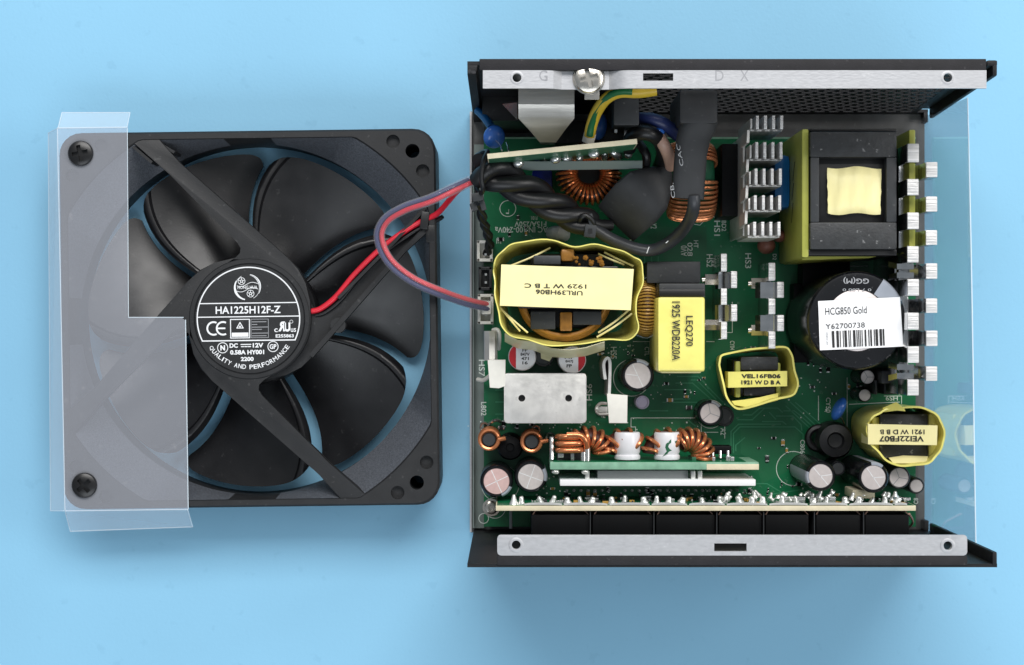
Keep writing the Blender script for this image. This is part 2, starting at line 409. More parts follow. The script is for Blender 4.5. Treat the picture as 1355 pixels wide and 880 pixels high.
# ================================================================ cooling fan
FS = S(25.0); FCX, FCY = 330.0, 422.0
fan = empty('cooling_fan', (0, 0, 0), 'black square cooling fan with seven blades, lying flat beside the opened power supply', 'fan',
            at=(P(FCX, FCY, 25).x, P(FCX, FCY, 25).y, 0), rotz=R(0.75))
def FL(px, py): return Vector(((px - FCX) / FS, (FCY - py) / FS))
N = 288; HALF = 59.7; CR = 7.0
def r_sq(t, h, cr):
    c, s_ = abs(math.cos(t)), abs(math.sin(t)); r = h / max(c, s_)
    x, y = r * c, r * s_
    if x > h - cr and y > h - cr:      # rounded corner: hit the circle
        k = h - cr; bq = -(c + s_) * k; cq = 2 * k * k - cr * cr
        r = -bq + math.sqrt(max(0, bq * bq - cq))
    return r
fr = MB(); rings = []
for fn, z in ((lambda t: r_sq(t, HALF - 0.4, CR), 0), (lambda t: r_sq(t, HALF, CR), 0.5), (lambda t: r_sq(t, HALF, CR), 24.4), (lambda t: r_sq(t, HALF - 0.6, CR), 25),
              (lambda t: min(66.8, r_sq(t, 57.4, 2)), 25), (lambda t: min(66.3, r_sq(t, 57.2, 2)), 24.5), (lambda t: 57.0, 11), (lambda t: 57.0, 0)):
    rings.append([fr.b.verts.new((fn(6.28318531 * k / N) * math.cos(6.28318531 * k / N), fn(6.28318531 * k / N) * math.sin(6.28318531 * k / N), z)) for k in range(N)])
for i in range(len(rings)):
    A, B = rings[i], rings[(i + 1) % len(rings)]
    for k in range(N): fr.b.faces.new((A[k], A[(k + 1) % N], B[(k + 1) % N], B[k]))
ct = MB()
for sx in (-1, 1):
    for sy in (-1, 1):
        ct.cyl((52.4 * sx, 52.6 * sy, -1), (52.4 * sx, 52.6 * sy, 26), 2.25, seg=28)
        for ax, ay in ((46.3, 55.7), (55.6, 46.2)):
            ct.cyl((ax * sx, ay * sy, 22.9), (ax * sx, ay * sy, 26), 2.15, seg=28)
frame = fr.build('frame', 'fan_black', fan, cut=ct, smooth=30)
# flared duct corners: coarse moulded texture, with caught light painted in as paler grey
for p in frame.data.polygons:
    c = p.center
    zz = c.z + LOC[frame.name].z * U
    if 0.0112 < zz < 0.0245 and math.hypot(c.x + LOC[frame.name].x * U, c.y + LOC[frame.name].y * U) < 0.0665 and abs(p.normal.z) > 0.05:
        p.material_index = 1
frame.data.materials.append(MATS['shroud'])

ST = [(0, 0), (19.4, 0), (19.3, 5.2), (18.0, 11.0), (15.6, 15.8), (12.2, 19.4), (-21.3, 49.6), (-28.6, 58.3), (-38.6, 58.3), (-24.9, 46.3), (-3.4, 24.6), (-2.2, 22.6), (-2.4, 20.8), (-4.2, 19.5), (-9, 17)]
for k in range(4):
    a = R(-90 * k); rp = [(x * math.cos(a) - y * math.sin(a), x * math.sin(a) + y * math.cos(a)) for x, y in ST]
    m = MB()
    if k == 1:
        # the strut that carries the wires is an open channel: thin floor and two rails
        m.prism(rp, 20.2, 21.4)
        def rot(p): return Vector((p[1], -p[0]))
        m.wall([rot(p) for p in [(12.0, 19.3), (-21.3, 49.3), (-28.6, 57.6)]], 21.0, 24.7, 1.5)
        m.wall([rot(p) for p in [(-6.2, 28.2), (-24.3, 46.6), (-36, 57.6)]], 21.0, 24.4, 1.0)
        m.wall([rot(p) for p in [(2.6, 27.4), (-12.0, 40.6)]], 21.0, 23.4, 0.7)
        m.wall([rot(p) for p in [(-16.6, 44.6), (-30, 57.3)]], 21.0, 23.8, 0.7)
        q = rot((2.4, 28.0)); m.cyl((q.x, q.y, 20.5), (q.x, q.y, 24.3), 2.4, seg=20)
        m.build('strut', 'fan_black', fan, label='strut formed as an open channel that carries the red and black wires')
    else:
        m.prism(rp, 20.6, 24.7, bev=0.35); m.build('strut', 'fan_black', fan)
for px, py, a in ((448, 233, -42), (205, 205, 42)):
    pass
# little locating ribs beside the upper strut
m = MB()
for (a, b) in (((172, 186), (203, 213)), ((207, 184), (233, 200))):
    m.wall([FL(*a), FL(*b)], 12, 24.3, 0.9)
m.build('rib', 'fan_black', fan)
hub = MB(); hub.lathe([(0, 20), (19.2, 20), (19.4, 20.4), (19.4, 24.5), (18.9, 25.0), (17.7, 25.02), (17.45, 24.7), (17.2, 25.0), (0, 25.0)], seg=96)
hubo = hub.build('motor_hub', 'fan_black', fan)
rot_ = MB(); rot_.lathe([(0, 1.5), (20.6, 1.5), (21.2, 2.5), (21.2, 17.5), (20.6, 18.4), (0, 18.4)], seg=72)
rot_.build('rotor_cup', 'blade_black', fan)
# seven blades: wide petals, the counter-clockwise edge lifted
NB, NR, NT = 7, 22, 48
bm_ = MB(); top, bot = [], []
for i in range(NR + 1):
    ra, rb = [], []
    for j in range(NT + 1):
        u = j / NT; e = abs(2 * u - 1)
        rmax = 54.4 - 4.0 * e ** 8
        q = i / NR; r = 20.0 + (rmax - 20.0) * q; rho = (r - 20) / 34
        gap = (2.2 + 1.3 * max(0, rho) ** 3) / r * 57.3
        off = 9 + 8 * rho - 17 * rho ** 2
        th = R(off + (51.43 - gap) * (u - 1) - gap / 2)
        z = 5.2 + 9.5 * u ** 1.25 + 1.6 * math.sin(math.pi * u) - 1.0 * rho
        tk = 1.1 + (2.0 if u > 0.93 else 0)
        lip = 0.0 if u < 0.9 else 1.0 - 3.4 * max(0, (u - 0.94) / 0.06) ** 2
        x, y = r * math.cos(th), r * math.sin(th)
        ra.append(bm_.b.verts.new((x, y, z + lip))); rb.append(bm_.b.verts.new((x, y, z - tk)))
    top.append(ra); bot.append(rb)
for i in range(NR):
    for j in range(NT):
        bm_.b.faces.new((top[i][j], top[i + 1][j], top[i + 1][j + 1], top[i][j + 1])); bm_.b.faces.new((bot[i][j], bot[i][j + 1], bot[i + 1][j + 1], bot[i + 1][j]))
for i in range(NR):
    bm_.b.faces.new((top[i][0], bot[i][0], bot[i + 1][0], top[i + 1][0])); bm_.b.faces.new((top[i][NT], top[i + 1][NT], bot[i + 1][NT], bot[i][NT]))
for j in range(NT):
    bm_.b.faces.new((top[0][j], top[0][j + 1], bot[0][j + 1], bot[0][j])); bm_.b.faces.new((top[NR][j], bot[NR][j], bot[NR][j + 1], top[NR][j + 1]))
bmsh = bm_.b; bmesh.ops.recalc_face_normals(bmsh, faces=bmsh.faces)
bme = bpy.data.meshes.new('blade'); bmsh.to_mesh(bme); bmsh.free(); bme.transform(Matrix.Scale(U, 4)); bme.materials.append(MATS['blade_black'])
bme.polygons.foreach_set('use_smooth', [True] * len(bme.polygons)); bme.set_sharp_from_angle(angle=R(40))
for k in range(NB):
    o = bpy.data.objects.new('blade', bme); sc.collection.objects.link(o); o.parent = fan; LOC[o.name] = Vector()
    o.rotation_euler = (0, 0, R(-19.5 + 51.4286 * k))

# ---- printing on the hub
ZL = 25.06
def hl(px, py): return FL(px, py)
lb = MB(); c0 = hl(328.8, 421.5); RR = 16.25
a_end = math.degrees(math.asin(29.0 / 67.8))
lb.arc(c0, RR, -a_end, 180 + a_end, 0.38, ZL, 90)
yb = c0.y - RR * math.sin(R(a_end)); xb = RR * math.cos(R(a_end))
lb.flat([(c0.x - xb, yb), (c0.x + xb, yb)], 0.38, ZL + 0.002)
for pyy in (401.0, 419.0):
    yy = hl(0, pyy).y; xx = math.sqrt(RR ** 2 - (yy - c0.y) ** 2); lb.flat([(c0.x - xx, yy), (c0.x + xx, yy)], 0.32, ZL + 0.002)
lb.build('printed_border', 'print_white', hubo, smooth=0, recalc=False)
def ht(st, px, py, wpx, hpx, bold=0.0, mat='print_white', name='printed_text', mirror=False):
    mb = MB(); put_text(mb, st, hl(px, py), wpx / FS if wpx else None, hpx / FS, ZL, 0, bold, mirror)
    return mb.build(name, mat, hubo, smooth=0, recalc=False)
ht('HA1225H12F-Z', 328.5, 410, 86, 10, 0.18)
ht('DC', 308.8, 457, 11, 6, 0.4); ht('12V', 341, 457, 14, 6, 0.4)
lb = MB(); y1, y2 = hl(0, 455.7).y, hl(0, 458.6).y
lb.flat([(hl(318.5, 0).x, y1), (hl(331.5, 0).x, y1)], 0.3, ZL)
for k in range(3): lb.flat([(hl(319 + 4.5 * k, 0).x, y2), (hl(322 + 4.5 * k, 0).x, y2)], 0.3, ZL)
lb.build('printed_mark', 'print_white', hubo, smooth=0, recalc=False)
ht('0.58A HY001', 326.5, 466, 45, 6, 0.4); ht('2200', 326.5, 475, 17, 5.6, 0.4)
# CE
ce = MB()
for cx in (282.5, 295):
    c = hl(cx, 434); ce.arc(c, 2.0, 62, 298, 0.55, ZL)
c = hl(295, 434); ce.flat([(c.x - 2.0, c.y), (c.x + 0.5, c.y)], 0.5, ZL + 0.003)
ce.build('printed_mark', 'print_white', hubo, smooth=0, recalc=False)
# test-house box
bxm = MB()
def rect(mb, x0, y0, x1, y1, wd, z=ZL):
    a, b = hl(x0, y0), hl(x1, y1); mb.flat([(a.x, a.y), (b.x, a.y), (b.x, b.y), (a.x, b.y)], wd, z, True)
rect(bxm, 305, 422.5, 330, 447, 0.28); 
cc = hl(317.5, 431.5); bxm.flat([cc + Vector((1.15 * math.cos(R(90 + 120 * k)), 1.15 * math.sin(R(90 + 120 * k)))) for k in range(3)], 0.28, ZL + 0.002, True)
bxm.disc((cc.x, cc.y - 0.1), 0.3, ZL)
a, b = hl(306.5, 440), hl(328.5, 445.5); bxm.b.faces.new([bxm.b.verts.new((x, y, ZL + 0.004)) for x, y in ((a.x, a.y), (b.x, a.y), (b.x, b.y), (a.x, b.y))])
bxm.build('printed_mark', 'print_white', hubo, smooth=0, recalc=False)
bxg = MB(); rect(bxg, 332, 422.5, 355, 447, 0.16)
for yy, x1 in ((426, 352), (429.5, 340), (433, 354), (436, 346), (441, 354), (444.5, 352)):
    bxg.flat([hl(333.5, yy), hl(x1, yy)], 0.22, ZL)
bxg.build('printed_mark', 'print_grey', hubo, smooth=0, recalc=False)
ht('CERTIFIED', 317.5, 442.7, 18, 2.6, 0.0, 'label_black')
# recognised-component mark
ht('R', 372.5, 432.5, 9, 13, 0.5, mirror=True); ht('U', 380, 433.5, 8, 12, 0.5)
ht('c', 365, 437.5, 4.5, 5, 0.1); ht('us', 388, 437.5, 7, 5, 0.1); ht('E255863', 376.5, 445, 24, 4.4, 0.3)
rg = MB(); rg.arc(hl(385.5, 426.3), 0.5, 0, 360, 0.12, ZL, 20)
for cx, cy in ((294.2, 459.8), (360.8, 459)): rg.arc(hl(cx, cy), 1.62, 0, 360, 0.24, ZL, 36)
rg.build('printed_mark', 'print_white', hubo, smooth=0, recalc=False)
ht('N', 294.2, 459.8, 6.2, 7, 0.5); ht('GP', 360.8, 459, 9, 6.4, 0.3)
# maker's emblem: two crescents, two balls, a waving band with the name
em = MB(); ec = hl(328, 380)
em.arc(ec, 3.95, 118, 258, 0.12, ZL, 40, 0.12); em.arc(ec, 4.0, 150, 258, 0.75, ZL + 0.003, 40, 0.35); em.arc(ec, 4.0, -30, 78, 0.75, ZL, 40, 0.35)
em.arc(ec, 3.95, -62, 78, 0.12, ZL, 40)
for dx, dy in ((-1.85, 1.95), (0.95, -2.05)):
    cc = ec + Vector((dx, dy)); em.arc(cc, 1.1, 0, 360, 0.16, ZL, 28); em.arc(cc, 0.38, 0, 360, 0.2, ZL, 12)
    for k in range(5):
        t = R(90 + 72 * k); em.flat([cc + Vector((0.4 * math.cos(t), 0.4 * math.sin(t))), cc + Vector((1.05 * math.cos(t), 1.05 * math.sin(t)))], 0.17, ZL + 0.003)
for dy in (0.95, -0.75):
    em.flat([ec + Vector((-3.3 + 6.6 * k / 20, dy - 0.35 + 0.5 * math.sin(6.28 * (k / 20) + 3.4) + 0.6 * k / 20)) for k in range(21)], 0.16, ZL + 0.005)
em.build('printed_emblem', 'print_white', hubo, smooth=0, recalc=False)
ht('HONG HUA', 328, 380.2, 26, 4.2, 0.1)
qt = MB(); word = 'QUALITY AND PERFORMANCE'; nn = len(word)
adv = [0.62 if ch in 'I' else (0.7 if ch == ' ' else (1.12 if ch in 'MQO' else 1.0)) for ch in word]; tot = sum(adv); acc = 0
for ch, a_ in zip(word, adv):
    mid = (acc + a_ / 2) / tot; acc += a_
    if ch == ' ': continue
    t = R(213 + (327 - 213) * mid); p = Vector((c0.x + 0.1 + 14.75 * math.cos(t), c0.y - 0.6 + 14.75 * math.sin(t)))
    put_text(qt, ch, p, 1.15 * a_ * (0.55 if ch == 'I' else 0.98), 1.42, ZL, math.degrees(t) + 90, 0.12)
qt.build('printed_text', 'print_white', hubo, smooth=0, recalc=False)

# ---- fan cable: red and black lead along the channel, out over the frame, in clear sleeving to the board
def W(px, py, z): return P(px, py, z)
fl = Vector(P(FCX, FCY, 25).xy.to_3d())
ca, sa = math.cos(R(0.75)), math.sin(R(0.75))
def wl(p):                      # world mm -> fan mm (inverse of the fan's own turn)
    d = Vector(p) - fl; return Vector((d.x * ca + d.y * sa, -d.x * sa + d.y * ca, d.z))
path_in = spl([wl(W(*p)) for p in ((412, 412, 22.2), (425, 408, 22.6), (445, 392, 23), (470, 362, 23.2), (505, 328, 23.4), (540, 303, 23.6), (560, 292, 24), (578, 283, 26), (592, 268, 31), (606, 252, 38), (622, 240, 44))], 8)
m = MB(); m.tube(path_in, 0.9, 10); m.build('wire', 'wire_red', fan, label='red lead running in the strut channel')
m = MB(); m.tube([p + Vector((1.25, -1.25, -0.9)) for p in path_in[:58]], 0.7, 10); m.build('wire', 'wire_black', fan, label='black lead running in the strut channel')
sl = spl([wl(W(*p)) for p in ((622, 240, 44), (600, 250, 46), (570, 264, 46), (535, 276, 43), (510, 292, 40), (502, 315, 38), (515, 345, 36), (545, 370, 33), (585, 388, 28), (620, 400, 22), (648, 406, 17))], 8)
cs = MB(); cs.tube(sl, 1.8, 14); cs.build('clear_sleeve', 'tube_clear', fan, label='clear plastic sleeving over the fan leads')
for nm, mt, ph in (('wire', 'wire_red', math.pi), ('wire', 'wire_navy', 0)):
    pts = []
    for i, p in enumerate(sl):
        t = (sl[min(i + 1, len(sl) - 1)] - sl[max(i - 1, 0)]).normalized(); n1 = t.cross(Vector((0, 0, 1))).normalized(); n2 = n1.cross(t)
        a_ = ph - 0.75 + i * 0.012
        pts.append(p + (n1 * math.cos(a_) + n2 * math.sin(a_)) * 0.8)
    m = MB(); m.tube(pts, 0.78, 10); m.build(nm, mt, fan, label='red lead inside the clear sleeving' if mt == 'wire_red' else 'dark blue lead inside the clear sleeving')
m = MB(); c = wl(W(562, 292, 25)); m.box((c.x, c.y, 24.6), (2.6, 5.6, 3.2), 0.3, Euler((0, 0, R(-8)))); m.box((c.x + 1.8, c.y - 4.2, 24.0), (3.0, 5.4, 2.2), 0.3)
m.build('wire_clip', 'plastic_black', fan)

# ================================================================ milky film screwed on the fan
film = empty('insulating_film', (P(165, 425, 26).x, P(165, 425, 26).y, 25.2), 'milky L-shaped plastic film with folded edges screwed over one side of the fan', 'plastic film')
ZF = 25.6
Lp = [(76, 170), (168, 169), (169.5, 420), (240, 420), (245, 424), (248.5, 674), (86, 676)]
m = MB(); m.prism(PP(Lp, ZF), ZF - 0.12, ZF + 0.12); m.build('sheet', 'film_milky', film, smooth=0)
def strip(mat, name, *quads):
    m = MB()
    for rows in quads: m.sheet(rows, 0.2)
    return m.build(name, mat, film, smooth=0)
strip('film_flap', 'folded_flap', [[W(77, 169, ZF), W(168, 168, ZF)], [W(82, 149, 19), W(172, 149, 19)]])
strip('film_flap', 'folded_flap', [[W(75.5, 171, ZF), W(85.5, 675, ZF)], [W(64, 176, 17), W(67, 676, 17)]])
strip('film_flap', 'folded_flap', [[W(86.5, 677, ZF), W(248, 675, ZF)], [W(93, 703, 17), W(255, 697, 17)]])
m = MB()
def rim(a, za, b, zb, r=0.16): m.cyl(W(*a, za), W(*b, zb), r, seg=6)
rim((76, 169.5), ZF, (168, 168.5), ZF, .22); rim((76, 170), ZF, (86, 676), ZF); rim((168.5, 169), ZF, (170, 420), ZF, .12); rim((170, 420), ZF, (243, 420), ZF); rim((245.5, 423), ZF, (249, 674), ZF)
rim((86, 676), ZF, (249, 674), ZF); rim((82, 149), 19, (172, 149), 19); rim((172, 149), 19, (168, 169), ZF); rim((77, 169), ZF, (82, 149), 19)
rim((64, 176), 17, (67, 676), 17); rim((67, 676), 17, (84, 676), ZF); rim((93, 703), 17, (255, 697), 17, .2); rim((255, 697), 17, (248.5, 675), ZF); rim((93, 703), 17, (86, 676), ZF); rim((64, 176), 17, (76, 170), ZF)
m.build('cut_edge', 'film_edge', film)

def phillips(name, px, py, z, r, mat, parent=None, label=None, cat=None, rot=20, h=1.6):
    m = MB(); c = W(px, py, z); m.lathe([(0, -2), (r * .5, -2), (r * .5, 0), (r, 0), (r, h * .35), (r * .93, h * .68), (r * .7, h * .92), (r * .35, h), (0, h)], (c.x, c.y, z), 36)
    cu = MB(); e = Euler((0, 0, R(rot)))
    cu.box((c.x, c.y, z + h), (r * 1.15, r * .24, h * 1.3), 0, e)
    e2 = Euler((0, 0, R(rot + 90))); cu2 = MB(); cu2.box((c.x, c.y, z + h), (r * 1.15, r * .24, h * 1.3), 0, e2)
    o = m.build(name, mat, parent, cut=cu)
    return o
def phillips2(name, px, py, z, r, mat, parent=None, rot=20, h=1.6, label=None):
    c = W(px, py, z); m = MB()
    m.lathe([(0, -2), (r * .5, -2), (r * .5, 0), (r, 0), (r, h * .35), (r * .93, h * .68), (r * .7, h * .92), (r * .35, h), (0, h)], (c.x, c.y, z), 36)
    a, b = r * .62, r * .16; pl = [(a, -b), (a, b), (b, b), (b, a), (-b, a), (-b, b), (-a, b), (-a, -b), (-b, -b), (-b, -a), (b, -a), (b, -b)]
    ca, sa = math.cos(R(rot)), math.sin(R(rot)); cu = MB()
    cu.prism([(c.x + x * ca - y * sa, c.y + x * sa + y * ca) for x, y in pl], z + h * 0.25, z + h * 2)
    return m.build(name, mat, parent, cut=cu, label=label)
for px, py, rt, lab in ((107, 203, 12, 'black cross-head screw at the narrow end of the L-shaped milky film'), (112, 642, 40, 'black cross-head screw at the wide end of the L-shaped milky film')):
    o = phillips2('screw', px, py, 25.75, 4.0, 'screw_black', None, rt); o['label'] = lab; o['category'] = 'screw'; o['group'] = 'black screws holding the film on the fan'

# ================================================================ power supply
psu = empty('power_supply', (61, 4, 0), 'opened computer power supply in a black metal case, crowded green board inside', 'power supply')
ZB = 8.0                        # top of the main board
def part(name, label=None, c=None):
    return empty(name, c if c is not None else (61, 4, 0), label, None, psu)
def shear_y(mb, k):             # the rear panel leans outward a little
    for v in mb.b.verts: v.co.y += k * v.co.z
    return mb
LEAN = 3.3 / 86
# ---- case
m = MB(); m.bx(-13.7, 136.6, -66.2, 73.2, 0.0, 1.0); m.build('floor_panel', 'floor_metal', psu, label='dark grey bottom sheet of the case')
m = MB(); m.bx(-13.9, -13.3, -65.8, 72.8, 0.3, 3.6); flp = m.build('floor_lip', 'bare_steel', psu)
m = MB(); m.bx(-12.9, -12.5, -64, 55, 1.2, 7); m.bx(-12.5, -9.2, -64.5, 62, 3.0, 3.3); m.build('insulating_sheet', 'film_grey', psu, label='grey-green insulating sheet edge under the board')

rear = part('rear_panel', 'black rear panel of the case with a perforated vent and bare steel flange', (61, 73, 0))
m = MB(); VX0, VX1, VZ0, VZ1 = 33.0, 131.5, 5.0, 80.0
m.bx(-12.6, VX0, 72.2, 73.2, 0.5, 85.4); m.bx(VX1, 133.2, 72.2, 73.2, 0.5, 85.4); m.bx(133.2, 136.8, 72.2, 73.2, 0.5, 5); m.bx(133.2, 136.8, 72.2, 73.2, 12, 85.4); m.bx(VX0, VX1, 72.2, 73.2, 0.5, VZ0); m.bx(VX0, VX1, 72.2, 73.2, VZ1, 85.4)
shear_y(m, LEAN); m.build('sheet', 'black_metal', rear)
# perforated vent: slots in slanting rows, each hole a real opening
m = MB(); pw, ph_ = 4.6, 3.1; nx = int((VX1 - VX0) / pw); nz = int((VZ1 - VZ0) / ph_)
pw = (VX1 - VX0) / nx; ph_ = (VZ1 - VZ0) / nz
for i in range(nz):
    z0 = VZ0 + i * ph_; m.bx(VX0, VX1, 72.2, 73.2, z0 - 0.45, z0 + 0.45)
    for j in range(nx):
        x0 = VX0 + ((j + 0.35 * i) % nx) * pw; m.bx(x0 - 0.6, x0 + 0.6, 72.25, 73.15, z0 + 0.3, z0 + ph_ - 0.3)
shear_y(m, LEAN); m.build('vent_grille', 'black_metal', rear, kind='stuff', smooth=0)
def one(mb_): shear_y(mb_, LEAN); mb_.build('side_lip', 'black_metal', rear)
m = MB(); m.prism([(-12.6, 72.2), (-12.6, 69.6), (-10.2, 69.6), (-9.6, 72.2)], 1, 85.6, bev=.5); one(m)
m = MB(); m.bx(135.4, 136.8, 69.0, 72.2, 1, 5, .2); one(m)
m = MB(); m.bx(135.4, 136.8, 69.0, 73.1, 12, 85.8, .6); one(m)
m = MB(); m.bx(133.8, 136.8, 71.8, 73.5, 60, 85.9, .6); one(m)
m = MB(); m.bx(-9.2, 133.6, 73.9, 77.1, 84.7, 86.0, 0.3); m.build('folded_edge', 'fold_dark', rear)
prof = [(-8.2, 85.7), (9.0, 85.7), (11.5, 85.2), (14.0, 83.4), (27.5, 83.4), (30.5, 85.2), (33, 85.7), (133.6, 85.7)]
m = MB(); m.sheet([[Vector((x, 73.85, z)) for x, z in prof], [Vector((x, 68.75, z)) for x, z in prof]], 0.9)
cu = MB()
for px, py in ((684, 103), (1254, 103)): c = P(px, py, 86); cu.cyl((c.x, c.y, 80), (c.x, c.y, 90), 1.25, seg=24)
cu.bx(36.9, 45.4, 70.9, 73.0, 80, 90)
fo = m.build('flange', 'bare_steel', rear, cut=cu, smooth=25)
for px, py in ((684, 103), (1254, 103)):
    c = P(px, py, 86); m = MB(); m.lathe([(1.25, 84.6), (1.25, 86.25), (1.5, 86.3), (2.0, 86.15)], (c.x, c.y, 0), 28); m.build('screw_hole_collar', 'bare_steel', rear)
for st, px in (('G', 719), ('D', 952), ('X', 985)): text('stamped_letter', st, px, 100, 86.18, 11, 14, 'steel_mark', rear)
sb = phillips2('screw', 779, 104, 84.4, 4.2, 'nickel', rear, 15, 1.7)
m = MB(); c = P(779, 104, 84); m.lathe([(2, 83.9), (4.5, 83.9), (4.6, 84.15), (4.4, 84.35), (2, 84.35)], (c.x, c.y, 0), 32)
lg = P(783, 124, 82); m.box((lg.x, lg.y + 0.6, 83.4), (4.2, 5, .5), 0.15); m.build('ground_lug', 'nickel', rear)

front = part('front_panel', 'black front panel of the case with a bare steel flange', (61, -65, 0))
m = MB(); m.bx(-12.6, 136.8, -66.2, -65.2, 0.5, 85.4); m.build('sheet', 'black_metal', front)
m = MB(); m.bx(135.4, 136.8, -65.2, -61.8, 1, 6, .2); m.build('side_lip', 'black_metal', front)
m = MB(); m.bx(135.4, 136.8, -65.9, -61.8, 12, 85.7, .6); m.build('side_lip', 'black_metal', front)
m = MB(); m.bx(-4.2, 128.3, -65.6, -62.85, 84.7, 86.0, 0.3); m.build('folded_edge', 'fold_dark', front)
def rr(x0, x1, y0, y1, r, n=5):
    o = []
    for cx, cy, a in ((x1 - r, y1 - r, 0), (x0 + r, y1 - r, 90), (x0 + r, y0 + r, 180), (x1 - r, y0 + r, 270)):
        for k in range(n + 1): t = R(a + 90 * k / n); o.append((cx + r * math.cos(t), cy + r * math.sin(t)))
    return o
m = MB(); m.prism(rr(-4.15, 128.2, -62.8, -57.0, 1.0), 85.2, 86.1, bev=0.15)
cu = MB()
for px, py in ((683, 721), (1254, 722)): c = P(px, py, 86); cu.cyl((c.x, c.y, 80), (c.x, c.y, 90), 1.25, seg=24)
a, b = P(945, 719, 86), P(988, 729.5, 86); cu.bx(a.x, b.x, b.y, a.y, 80, 90)
m.build('flange', 'bare_steel', front, cut=cu, smooth=25)
for px, py in ((683, 721), (1254, 722)):
    c = P(px, py, 86); m = MB(); m.lathe([(1.25, 84.6), (1.25, 86.3), (1.6, 86.4), (2.1, 86.2)], (c.x, c.y, 0), 28); m.build('screw_hole_collar', 'bare_steel', front)

# ---- main board
bd = MB(); bd.bx(-9.2, 132.0, -63.5, 63.9, 6.4, ZB); board = bd.build('circuit_board', 'pcb_green', psu, label='green main circuit board')
m = MB()
for x in (-6, 128):
    for y in (-60, 60): m.cyl((x, y, 1), (x, y, 6.4), 2.5, seg=12)
m.build('standoff', 'nickel', psu)
m = MB(); m.bx(-9.2, 132.0, 63.3, 63.9, ZB + 0.01, ZB + 0.05); m.build('edge_line', 'mask_pale', board)
def silk(st, px, py, wpx, hpx, rot=0): return text('silkscreen_text', st, px, py, ZB + 0.06, wpx, hpx, 'silk', board, rot, 0.1)
silk('AC IN:100-240Va', 690, 304, 70, 7.5, 180); silk('F15A/250V', 702, 296.5, 42, 7, 180); silk('F101', 707, 288.5, 8, 5, 180); silk('L', 671.5, 280, 6, 4, 90)
silk('Y2', 865, 299, 7, 8, -90); silk('V101', 836, 312, 12, 6, -90); silk('HS1', 949, 302, 20, 8, -90); silk('BD2', 958, 299, 14, 6, -90); silk('HS2', 939, 345, 17, 8, -90); silk('HS3', 990, 345, 20, 8, -90)
silk('AV0', 905, 332, 14, 8, 90); silk('028', 913, 330, 18, 7, -90); silk('HT', 921, 323, 10, 6, -90); silk('HS7', 637.5, 487, 22, 8, -90); silk('L802', 640, 541, 18, 7, -90)
silk('HS6', 779.5, 519, 22, 8, 90); silk('HS5', 812, 467, 16, 8, -90); silk('CTL', 856, 465, 12, 6, -90); silk('CY04', 969, 457, 12, 6, -90); silk('CY50', 1096, 536, 20, 6, -90); silk('C806', 1062, 591, 18, 6, -90)
silk('A2', 957, 571, 9, 7, -90); silk('HS9', 1180, 527, 16, 6, 180); silk('E', 660, 319, 7, 6, -90); silk('C8', 1212, 663, 8, 6, 90); silk('R2', 1037, 340, 8, 5, -90); silk('D2', 1025, 340, 8, 5, -90)
z = ZB + 0.06
def ln(pts, wd=0.22, cl=False):
    sk = MB(); sk.flat(PP(pts, z), wd, z, cl); sk.build('silkscreen_line', 'silk', board, smooth=0, recalc=False)
ln([(945, 200), (945, 288), (957, 288)]); ln([(1040, 305), (1040, 345), (1062, 345)]); ln([(1100, 352), (1148, 352)]); ln([(836, 553), (925, 553)]); ln([(959, 556), (959, 580)])
ln([(928, 560), (928, 572), (950, 572)]); ln([(835, 553), (835, 565), (841, 565), (841, 580)]); ln([(1124, 535), (1190, 532)]); ln([(1121, 500), (1121, 570)]); ln([(1083, 524), (1083, 556)])
ln([(1141, 528), (1151, 528), (1151, 523)]); ln([(1170, 524), (1193, 524), (1193, 534)]); ln([(795, 440), (795, 458), (760, 458)]); ln([(838, 452), (860, 452), (860, 470)]); ln([(915, 296), (926, 298), (934, 290), (934, 240)])
ln([(935, 452), (945, 452)]); ln([(969, 400), (969, 440), (955, 440)])
for px, py, r in ((836, 500, 6), (940, 548, 4.6), (662, 640, 6.2), (672, 276, 2.6), (1050, 620, 5.6), (640, 686, 1.6), (655, 672, 3.4)):
    c = P(px, py, z); sk = MB(); sk.arc(c, r, 0, 360, 0.22, z + 0.002, 40); sk.build('silkscreen_ring', 'silk', board, smooth=0, recalc=False)
def tl(*pts):
    tr = MB(); tr.flat(PP(pts, ZB + 0.04), 0.34, ZB + 0.03); tr.build('copper_trace', 'pcb_copper', board, smooth=0, recalc=False)
for tp in ([(200, 100), (350, 100), (460, 215), (530, 285)], [(190, 148), (310, 148), (450, 270)], [(110, 196), (290, 196)], [(170, 265), (290, 262)], [(95, 288), (340, 288)], [(370, 95), (425, 190)], [(300, 125), (340, 125), (480, 265)],
           [(1020, 285), (1250, 495), (1320, 495)], [(1060, 290), (1280, 480), (1320, 480)], [(990, 315), (1220, 528)], [(975, 350), (1050, 350), (1090, 380), (1200, 480)], [(680, 380), (740, 380), (800, 330), (930, 330), (965, 360)],
           [(640, 415), (745, 415), (830, 335)], [(920, 388), (1040, 388), (1100, 450), (1105, 490)], [(820, 428), (965, 428), (990, 448)], [(590, 655), (590, 500), (645, 447), (950, 447)], [(608, 655), (608, 515), (655, 467), (1055, 467)],
           [(625, 640), (625, 600), (690, 545)], [(870, 362), (915, 410)], [(1055, 467), (1115, 520), (1115, 600)], [(0, 350), (130, 350)], [(280, 420), (330, 460)]):
    tl(*[(860 + a / 5.5, 480 + b / 5.5) for a, b in tp])
for k in range(4): tl((656, 500 + 16 * k), (672, 500 + 16 * k))
for k in range(5): tl((835 + 9 * k, 340), (835 + 9 * k, 352 + 2 * k))
tl((1015, 655), (1060, 648), (1075, 655)); tl((690, 300), (720, 330)); tl((800, 320), (830, 350)); tl((980, 640), (1015, 640), (1040, 655))

